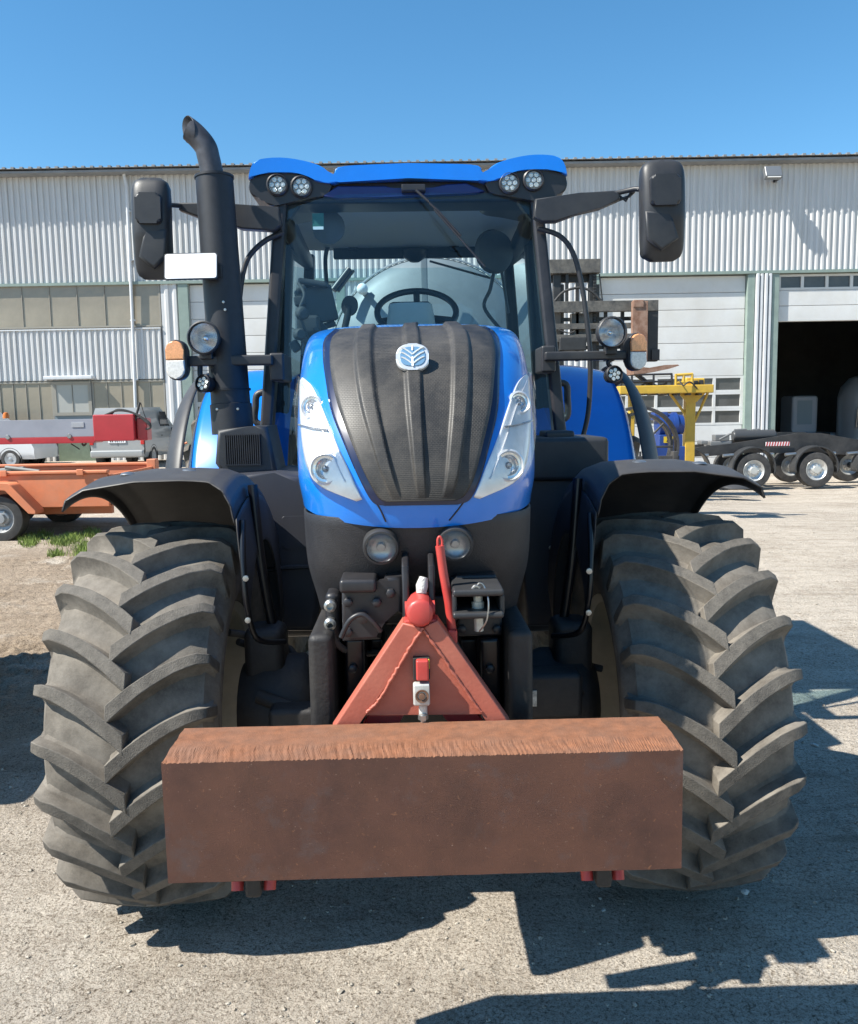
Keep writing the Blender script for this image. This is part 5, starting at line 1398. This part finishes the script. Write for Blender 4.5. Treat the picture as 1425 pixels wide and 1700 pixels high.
for k in range(9): mb.prism([(.85 + k*.16, .40), (.93 + k*.16, .40), (.98 + k*.16, .54), (.90 + k*.16, .54)], .006, SIDE(.878, 0, 0))
mb.build('red_stripes', mat('stripe_red', (.45, .05, .05), .4), WV)
mb = MB(); mb.prism([(1.02, .72), (1.32, .72), (1.22, 1.0), (1.12, 1.05)], .006, SIDE(.878, 0, 0)); mb.build('side_logo', M_BLACKP, WV)

# ---- truck chassis, right
O = (10.0, 25.0, px(1350, 808, 24.4).z)
TC = thing('truck_chassis', 'black bare truck trailer chassis with round mudguards and silver rims, right background', 'truck chassis', O)
M_CH = mat('chassis_black', (.022, .022, .024), .5, var=.25, vscale=2, dust=(.12, .11, .10), dscale=2, damt=.4)
M_MG = mat('mudguard_black', (.035, .036, .038), .45)
M_ALU = mat('silver_rim', (.62, .62, .60), .35, metal=.6, var=.1)
y = 24.55
top = [(1110, 752), (1163, 742), (1218, 736), (1287, 725), (1324, 719), (1363, 719), (1425, 730), (1520, 742), (1520, 762), (1425, 757), (1363, 752), (1250, 752), (1180, 757), (1110, 760)]
MB().prism(qpoly(O, top, y), .10, FRONT(0, y + .05 - O[1], 0), bev=.01).build('frame_rail', M_CH, TC)
MB().prism(qpoly(O, top, y), .10, FRONT(0, y + 1.15 - O[1], 0), bev=.01).build('frame_rail', M_CH, TC)
mb = MB()
for u in (1150, 1240, 1340, 1420): p = px(u, 750, y); mb.box(at(O, (p.x, y + .6, p.z + .02)), (.14, 1.05, .16))
mb.build('cross_member', M_CH, TC)
cx = [px(u, 778, 24.3).x for u in (1247, 1350, 1452)]
zw = O[2] + .51
M_TT = mat('truck_tyre', (.028, .028, .029), .75, dust=(.13, .12, .11), dscale=5, damt=.5)
for x in cx:
    simple_wheel('wheel', TC, at(O, (x, 24.05, zw)), .50, .34, .300, M_ALU, 10, M_TT)
    simple_wheel('wheel', TC, at(O, (x, 25.75, zw)), .50, .34, .300, M_ALU, 10, M_TT)
    MB().tube([at(O, (x, 24.2, zw)), at(O, (x, 25.9, zw))], .09, 10).build('axle', M_CH, TC)
for x in cx + [px(1140, 770, 24.3).x]:
    mg = MB().lathe([(.62, -.40), (.62, -.01), (.58, 0)], FRONT(*at(O, (x, 24.02, zw + .05))), 28, R(-14), R(192)).build('mudguard', M_MG, TC, solid=.03)
    MB().tube([at(O, (x - .80, 24.3, zw + .42)), at(O, (x - .50, 24.3, zw + .44))], .05, 10).tube([at(O, (x + .50, 24.3, zw + .44)), at(O, (x + .62, 24.3, zw + .44))], .05, 10).build('guard_stay', M_STEEL, mg)
p0, p1 = px(1217, 724, 24.9), px(1287, 724, 24.9); r_ = .17
MB().lathe([(0, 0), (r_*.8, 0), (r_, .05), (r_, p1.x - p0.x - .05), (r_*.8, p1.x - p0.x), (0, p1.x - p0.x)], frame(at(O, p0), (0, 1, 0), (0, 0, 1)), 24).build('air_tank', mat('tank_dark_grey', (.05, .052, .055), .4), TC)
mb = MB(); qb(mb, O, 1180, 733, 1216, 743, 24.6, 25.2, .03); qb(mb, O, 1188, 722, 1212, 732, 24.8, 25.1, .02); qb(mb, O, 1165, 732, 1176, 738, 24.5, 24.9, .02); mb.tube([qpt(O, 1195, 730, 24.6), qpt(O, 1214, 720, 24.6)], .03)
mb.tube([qpt(O, 1220, 714, 24.9), qpt(O, 1240, 713, 24.9)], .03); mb.tube([qpt(O, 1250, 714, 24.9), qpt(O, 1262, 713, 24.9)], .03)
mb.build('air_unit', mat('unit_grey', (.18, .18, .18), .45, metal=.3), TC)
a, b_ = px(1272, 734, 24.43), px(1312, 740, 24.43); L_ = b_.x - a.x
sp = MB().box(at(O, ((a.x+b_.x)/2, 24.44, (a.z+b_.z)/2)), (L_, .008, abs(a.z-b_.z))).build('reflective_strip', M_WHITE, TC)
mb = MB()
for k in range(9):
    x = a.x + L_ * (k + .1) / 9; zb_ = min(a.z, b_.z); zt_ = max(a.z, b_.z)
    mb.prism([(x - O[0], zb_ - O[2]), (x + L_*.055 - O[0], zb_ - O[2]), (x + L_*.095 - O[0], zt_ - O[2]), (x + L_*.04 - O[0], zt_ - O[2])], .004, FRONT(0, 24.435 - O[1], 0))
mb.build('red_stripes', mat('stripe_red', (.45, .05, .05), .4), sp)

# ---- yellow work platform with black railing
O = (6.8, 22.0, px(1150, 760, 22).z - .35)
YP = thing('work_platform', 'yellow steel platform with black railing behind the tractor right side', 'platform', O)
M_YEL = mat('yellow_paint', (.58, .36, .035), .5, var=.12, vscale=5, dust=(.35, .25, .1), dscale=4, damt=.35)
mb = MB(); qb(mb, O, 1030, 641, 1186, 652, 21.6, 22.6, .02); mb.build('deck', M_YEL, YP)
mb = MB(); qb(mb, O, 1140, 652, 1154, 780, 22.0, 22.25, .02); mb.build('column', M_YEL, YP)
mb = MB(); qb(mb, O, 1046, 652, 1054, 780, 22.1, 22.3, .02); mb.build('column', M_YEL, YP)
mb = MB(); mb.prism(qpoly(O, [(1126, 652), (1172, 652), (1156, 668), (1140, 668)], 22), .06, FRONT(0, .02, 0)); mb.build('gusset', M_YEL, YP)
mb = MB()
for u in (1032, 1050, 1086, 1116): mb.tube([qpt(O, u, 642, 21.65), qpt(O, u, 622, 21.65)], .028, 8)
for v in (622, 634): mb.tube([qpt(O, 1030, v + 1, 21.65), qpt(O, 1117, v - 1, 21.65)], .025, 8)
mb.tube([qpt(O, 1055, 622, 21.8), qpt(O, 1080, 642, 21.8)], .03, 8); mb.tube([qpt(O, 1060, 621, 21.8), qpt(O, 1084, 640, 21.8)], .03, 8)
mb.build('railing', M_BLACKM, YP)
mb = MB()
for u in (1123, 1136, 1150): mb.tube([qpt(O, u, 643, 21.65), qpt(O, u, 621, 21.65)], .035, 8)
for v in (622, 635): mb.tube([qpt(O, 1122, v + 1, 21.65), qpt(O, 1151, v - 1, 21.65)], .035, 8)
mb.build('cage', M_YEL, YP)
mb = MB(); qb(mb, O, 1150, 628, 1171, 643, 21.8, 22.4, .03); qb(mb, O, 1140, 627, 1151, 643, 21.9, 22.3, .03); mb.build('control_box', M_YEL, YP)
mb = MB()
for u0, v0, u1, v1 in ((1060, 652, 1046, 690), (1140, 690, 1112, 652), (1154, 700, 1176, 652)): mb.tube([qpt(O, u0, v0, 22.1), qpt(O, u1, v1, 22.1)], .035, 6)
mb.build('brace', M_YEL, YP)
mb = MB()
for k in range(8): qb(mb, O, 1036 + 18*k, 653, 1040 + 18*k, 656, 21.62, 22.5)
mb.tube(spline([qpt(O, 1128, 630, 21.6), qpt(O, 1135, 640, 21.5), qpt(O, 1146, 634, 21.55), qpt(O, 1158, 645, 21.6)], 5), .018, 6)
mb.tube(spline([qpt(O, 1066, 640, 21.7), qpt(O, 1078, 634, 21.7), qpt(O, 1092, 641, 21.7), qpt(O, 1108, 636, 21.7)], 5), .03, 6)
mb.build('deck_cable', M_RUB2, YP)
mb = MB(); qb(mb, O, 1153, 632, 1160, 640, 21.75, 21.8, .01); qb(mb, O, 1162, 631, 1169, 641, 21.74, 21.8, .01); mb.build('switch_panel', M_BLACKP, YP)
# ---- blue motors under the platform
O = (5.6, 21.2, px(1115, 745, 21).z - .45)
BMo = thing('pump_unit', 'blue electric pump motor with warning label under the yellow platform', 'pump', O)
M_PB = mat('pump_blue', (.012, .045, .20), .45, var=.1)
p0 = px(1090, 706, 21.2); p1 = px(1133, 706, 21.2); L_ = p1.x - p0.x
MB().lathe([(0, 0), (.22, 0), (.28, .04), (.28, L_*.6), (.31, L_*.6), (.31, L_*.75), (.26, L_*.78), (.24, L_), (0, L_)], frame(at(O, p0), (0, 1, 0), (0, 0, 1)), 20).build('motor', M_PB, BMo)
mb = MB(); qb(mb, O, 1096, 722, 1134, 742, 20.9, 21.5, .02); qb(mb, O, 1090, 742, 1138, 775, 20.8, 21.6, .02); mb.build('base_box', M_PB, BMo)
mb = MB(); qb(mb, O, 1088, 685, 1110, 698, 21.0, 21.4, .02); mb.build('terminal_box', M_PB, BMo)
wl2 = MB(); qb(wl2, O, 1103, 725, 1118, 735, 20.88, 20.89); wlb = wl2.build('warning_label', mat('label_yellow', (.65, .45, .02), .5), BMo)
MB().prism(qpoly(O, [(1107, 733.5), (1114, 733.5), (1110.5, 726.5)], 20.87), .003, FRONT(0, 20.876 - O[1], 0)).build('warning_triangle', M_BLACKM, wlb)
# ---- dark steel ring arch left of it
c = px(1062, 742, 19.5); O = (c.x, 19.5, c.z - .3)
RG = thing('hose_reel', 'large dark round steel reel behind the tractor, left of the blue pump', 'reel', O)
mb = MB()
for r0 in (.92, .78): mb.lathe([(r0, -.25), (r0, .0), (r0 - .06, .0), (r0 - .06, -.25), (r0, -.25)], FRONT(0, 0, .3), 40)
mb.build('rim', M_CH, RG)
mb = MB()
for k in range(8): a = 2*PI*k/8; mb.tube([(.1*math.cos(a), -.1, .3 + .1*math.sin(a)), (.74*math.cos(a), -.1, .3 + .74*math.sin(a))], .025, 6)
mb.build('spoke', M_CH, RG)
mb = MB(); mb.box((0, .1, -.35), (1.9, .5, .25), bev=.02); mb.box((-.2, -.2, .05), (2.1, .08, .10), bev=.01); mb.box((.75, -.15, -.1), (.12, .3, .6), bev=.02); mb.build('stand', M_CH, RG)

# ---- forklift with raised carriage
O = (3.4, 14.2, 0)
FK = thing('forklift', 'forklift mast with rusty carriage and fork raised beside the tractor cab', 'forklift', O)
M_FG = mat('worn_grey_steel', (.065, .062, .058), .6, var=.3, vscale=8, dust=(.3, .27, .22), dscale=10, damt=.5)
M_FD = mat('dark_greasy_steel', (.03, .03, .03), .5, var=.3, vscale=8)
M_FR = mat('rusty_plate', (.24, .12, .075), .75, var=.3, vscale=9, dust=(.35, .3, .25), dscale=9, damt=.5)
for u in (925, 984):
    a, b_ = px(u, 446, 14.2), px(u, 600, 14.2); mb = MB(); mb.box(at(O, (a.x, 14.2, (a.z + .1)/2)), (.12, .16, a.z - .1), bev=.01); mb.build('mast_channel', M_FD, FK)
    mb = MB(); mb.box(at(O, (a.x + .09, 14.25, (a.z)/2 - .1)), (.06, .12, a.z - .3), bev=.01); mb.build('inner_channel', M_FG, FK)
mb = MB(); qb(mb, O, 905, 431, 998, 453, 14.05, 14.25, .01); mb.build('top_crossbar', M_FG, FK)
mb = MB(); qb(mb, O, 915, 457, 990, 468, 14.25, 14.35, .01); mb.build('crossbar', M_FD, FK)
mb = MB()
for k in range(16): p = px(988, 458 + k*5, 14.1); mb.box(at(O, p), (.045, .03, .035), bev=.004)
mb.tube([qpt(O, 996, 455, 14.1), qpt(O, 1001, 500, 14.1)], .012); mb.build('lift_chain', M_FD, FK)
mb = MB(); mb.tube(spline([qpt(O, 922, 500, 14), qpt(O, 938, 484, 14), qpt(O, 965, 478, 14), qpt(O, 985, 486, 14), qpt(O, 1001, 502, 14)], 6), .02); mb.tube(spline([qpt(O, 928, 548, 14), qpt(O, 945, 553, 14), qpt(O, 955, 550, 14)], 5), .012); mb.build('hydraulic_hose', M_RUB2, FK)
mb = MB(); qb(mb, O, 915, 501, 1094, 516, 13.95, 14.05, .006); mb.build('upper_carriage_bar', M_FG, FK)
mb = MB(); qb(mb, O, 915, 538, 1050, 545, 14.0, 14.06, .004); qb(mb, O, 920, 556, 1060, 566, 14.0, 14.08, .004); qb(mb, O, 950, 520, 985, 560, 14.1, 14.3, .01); mb.build('lower_carriage_bar', M_FG, FK)
mb = MB(); qb(mb, O, 930, 560, 975, 582, 13.95, 14.2, .02); mb.build('tilt_cylinder', M_FD, FK)
mb = MB(); qb(mb, O, 1051, 500, 1076, 600, 13.80, 13.90, .01); qb(mb, O, 1053, 498, 1070, 510, 13.78, 13.92, .01); mb.build('fork_upright', M_FR, FK)
mb = MB(); qb(mb, O, 1077, 505, 1093, 600, 13.97, 14.1, .01); qb(mb, O, 1083, 580, 1096, 598, 13.92, 13.95, .004); mb.build('carriage_post', M_FD, FK)
mb = MB(); mb.prism(qpoly(O, [(1049, 609), (1050, 622), (1080, 619), (1108, 613), (1124, 608), (1122, 606), (1100, 607), (1075, 612)], 13.6), .5, FRONT(0, 13.95 - O[1], 0), bev=.005); mb.build('fork_blade', M_FR, FK)
for u, v0, v1 in ((940, 453, 501), (957, 468, 600), (1004, 516, 600), (1032, 516, 590)):
    mb = MB(); qb(mb, O, u, v0, u + 5, v1, 14.10, 14.16, .004); mb.build('guard_bar', M_FD, FK)
for v in (528, 575):
    mb = MB(); qb(mb, O, 920, v, 1050, v + 4, 14.17, 14.20, .003); mb.build('guard_bar', M_FD, FK)
mb = MB(); mb.box(at(O, (2.9, 15.4, .85)), (1.2, 2.0, .9), bev=.12); mb.build('body', mat('forklift_green', (.04, .07, .06), .5), FK)
for x in (2.35, 3.4):
    for y_ in (14.6, 16.1): F = frame(at(O, (x, y_, .35)), (0, 1, 0), (0, 0, 1)); MB().lathe([(.2, -.1), (.35, -.1), (.35, .1), (.2, .1), (0, .08)], F, 24).build('wheel', M_RUB2, FK)

# ---- slurry tanker hitched behind the tractor (seen through the cab)
O = (.05, 9.0, 0)
TK = thing('slurry_tanker', 'grey galvanised tanker standing right behind the tractor, seen through its cab glass', 'tanker', O)
M_GALV = mat('galvanised_steel', (.20, .21, .215), .55, metal=.2, var=.15, vscale=3, stretch=(1, 1, 1))
F = frame((0, 0, 2.25), (1, 0, 0), (0, 0, 1))   # local z -> -y
MB().lathe([(1.06, -4.6), (1.06, -.05), (1.03, .06), (.92, .17), (.65, .27), (.30, .32), (0, .33)], F, 64).build('tank', M_GALV, TK)
MB().lathe([(1.075, -.10), (1.085, -.04), (1.06, .02)], F, 64).build('end_seam', M_GALV, TK)
c = px(601, 480, 8.6); mb = MB(); bmesh.ops.create_uvsphere(mb.bm, u_segments=20, v_segments=12, radius=.055, matrix=Matrix.Translation(at(O, (c.x, 8.60, c.z)))); mb.tube([at(O, (c.x, 8.6, c.z)), at(O, (c.x, 8.9, c.z))], .03); mb.build('sight_glass', M_WHITE, TK)
mb = MB(); qb(mb, O, 697, 425, 711, 560, 8.45, 8.56, .01); mb.build('level_post', M_GALV, TK)
mb = MB(); mb.tube([qpt(O, 553, 482, 8.7), qpt(O, 580, 447, 8.75)], .035); mb.tube([qpt(O, 560, 484, 8.7), qpt(O, 586, 449, 8.75)], .02); mb.build('hose_boom', M_BLACKM, TK)
mb = MB(); mb.box((0, .6, 1.0), (.5, 5.5, .25), bev=.03); mb.box((0, -1.8, .85), (.22, 2.2, .2), bev=.03); mb.build('drawbar', M_BLACKM, TK)
for x in (-1.0, 1.0):
    F = frame((x, 2.6, .62), (0, 1, 0), (0, 0, 1)); t = MB().lathe([(.3, -.25), (.58, -.25), (.62, -.2), (.62, .2), (.58, .25), (.3, .25)], F, 36).build('wheel', M_RUB2, TK)
    MB().lathe([(.31, -.2), (.28, .0), (.1, .02), (0, .02)], F, 24).build('rim', M_GRIM, t)
MB().box((0, 2.6, .62), (2.0, .12, .12)).build('axle', M_BLACKM, TK)

# ---- machines inside the open workshop
O = (px(1335, 720, 37).x, 37.0, -.58)
EX = thing('mini_excavator', 'grey excavator cab standing in the dark open workshop door', 'excavator', O)
M_EX = mat('excavator_grey', (.5, .52, .56), .5)
mb = MB(); mb.box((0, 0, .75), (2.0, 2.4, .8), bev=.15); mb.build('body', M_EX, EX)
mb = MB(); mb.box((-.25, 0, 1.9), (1.1, 1.3, 1.6), bev=.12); mb.build('cab', M_EX, EX)
MB().box((-.28, -.66, 2.0), (.62, .02, 1.0), bev=.005).build('cab_window', mat('pale_window', (.35, .42, .46), .1), EX)
mb = MB()
for x in (-.8, .8): mb.box((x, 0, .22), (.4, 2.6, .44), bev=.18)
mb.build('track', M_RUB2, EX)
mb = MB(); mb.box((0.1, -1.25, .95), (.9, .1, .4), bev=.03); mb.build('front_grille', M_BLACKM, EX)
O = (px(1440, 720, 35).x, 35.0, -.58)
SL = thing('silo_tank', 'tall silver rounded tank in the workshop at the right edge', 'tank', O)
MB().lathe([(0, .0), (1.15, .0), (1.15, 2.6), (1.05, 3.0), (.75, 3.35), (.35, 3.5), (0, 3.52)], None, 36).build('shell', mat('silver_shell', (.5, .51, .52), .35, metal=.5), SL)
MB().tube([(-.9, -.9, 1.4), (-.9, -1.0, 2.2)], .04).build('ladder_rail', M_STEEL, SL)

# ---- black rubber mat lump on the ground
p = px(1218, 806, 20.5)
mb = MB(); bmesh.ops.create_icosphere(mb.bm, subdivisions=3, radius=1)
for v in mb.bm.verts:
    k = 1 + .25 * noise.noise(v.co * 1.7); v.co = Vector((v.co.x * .48 * k, v.co.y * .40, max(-.02, v.co.z * .13 * k)))
o = mb.build('rubber_mat', mat('old_rubber', (.05, .05, .052), .5, bump=.2, bscale=20), sm=40); o.location = (p.x, 20.5, p.z - .05); tag(o, 'crumpled black rubber mat on the ground in front of the truck chassis', 'mat')

# ---- unseen skip, added outside the left edge to cast a shadow on the yard
O = (-4.15, 4.45, 0)
SK = thing('shadow_skip', 'unseen dark green steel skip added left of the view to cast a ground shadow', 'skip', O)
M_SK = mat('skip_green', (.05, .10, .07), .55, var=.2, vscale=4, dust=(.2, .15, .1), dscale=3, damt=.4)
mb = MB(); P = [(-1.15, 1.55), (-.95, .12), (.95, .12), (1.15, 1.55), (1.08, 1.55), (.88, .2), (-.88, .2), (-1.08, 1.55)]
mb.prism(P, 1.7, SIDE(-.85, 0, 0), bev=.01)
mb.build('shell', M_SK, SK)
for x in (-.83, .83): MB().prism([(-1.12, 1.54), (-.93, .13), (.93, .13), (1.12, 1.54)], .05, SIDE(x - .025, 0, 0)).build('side_wall', M_SK, SK)
for x in (-.9, .9): MB().box((x, 0, 1.56), (.09, 2.4, .09), bev=.015).build('rim_rail', M_SK, SK)
for y_ in (-.6, 0, .6): MB().box((.90, y_, .85), (.06, .10, 1.3), bev=.01).build('rib', M_SK, SK)
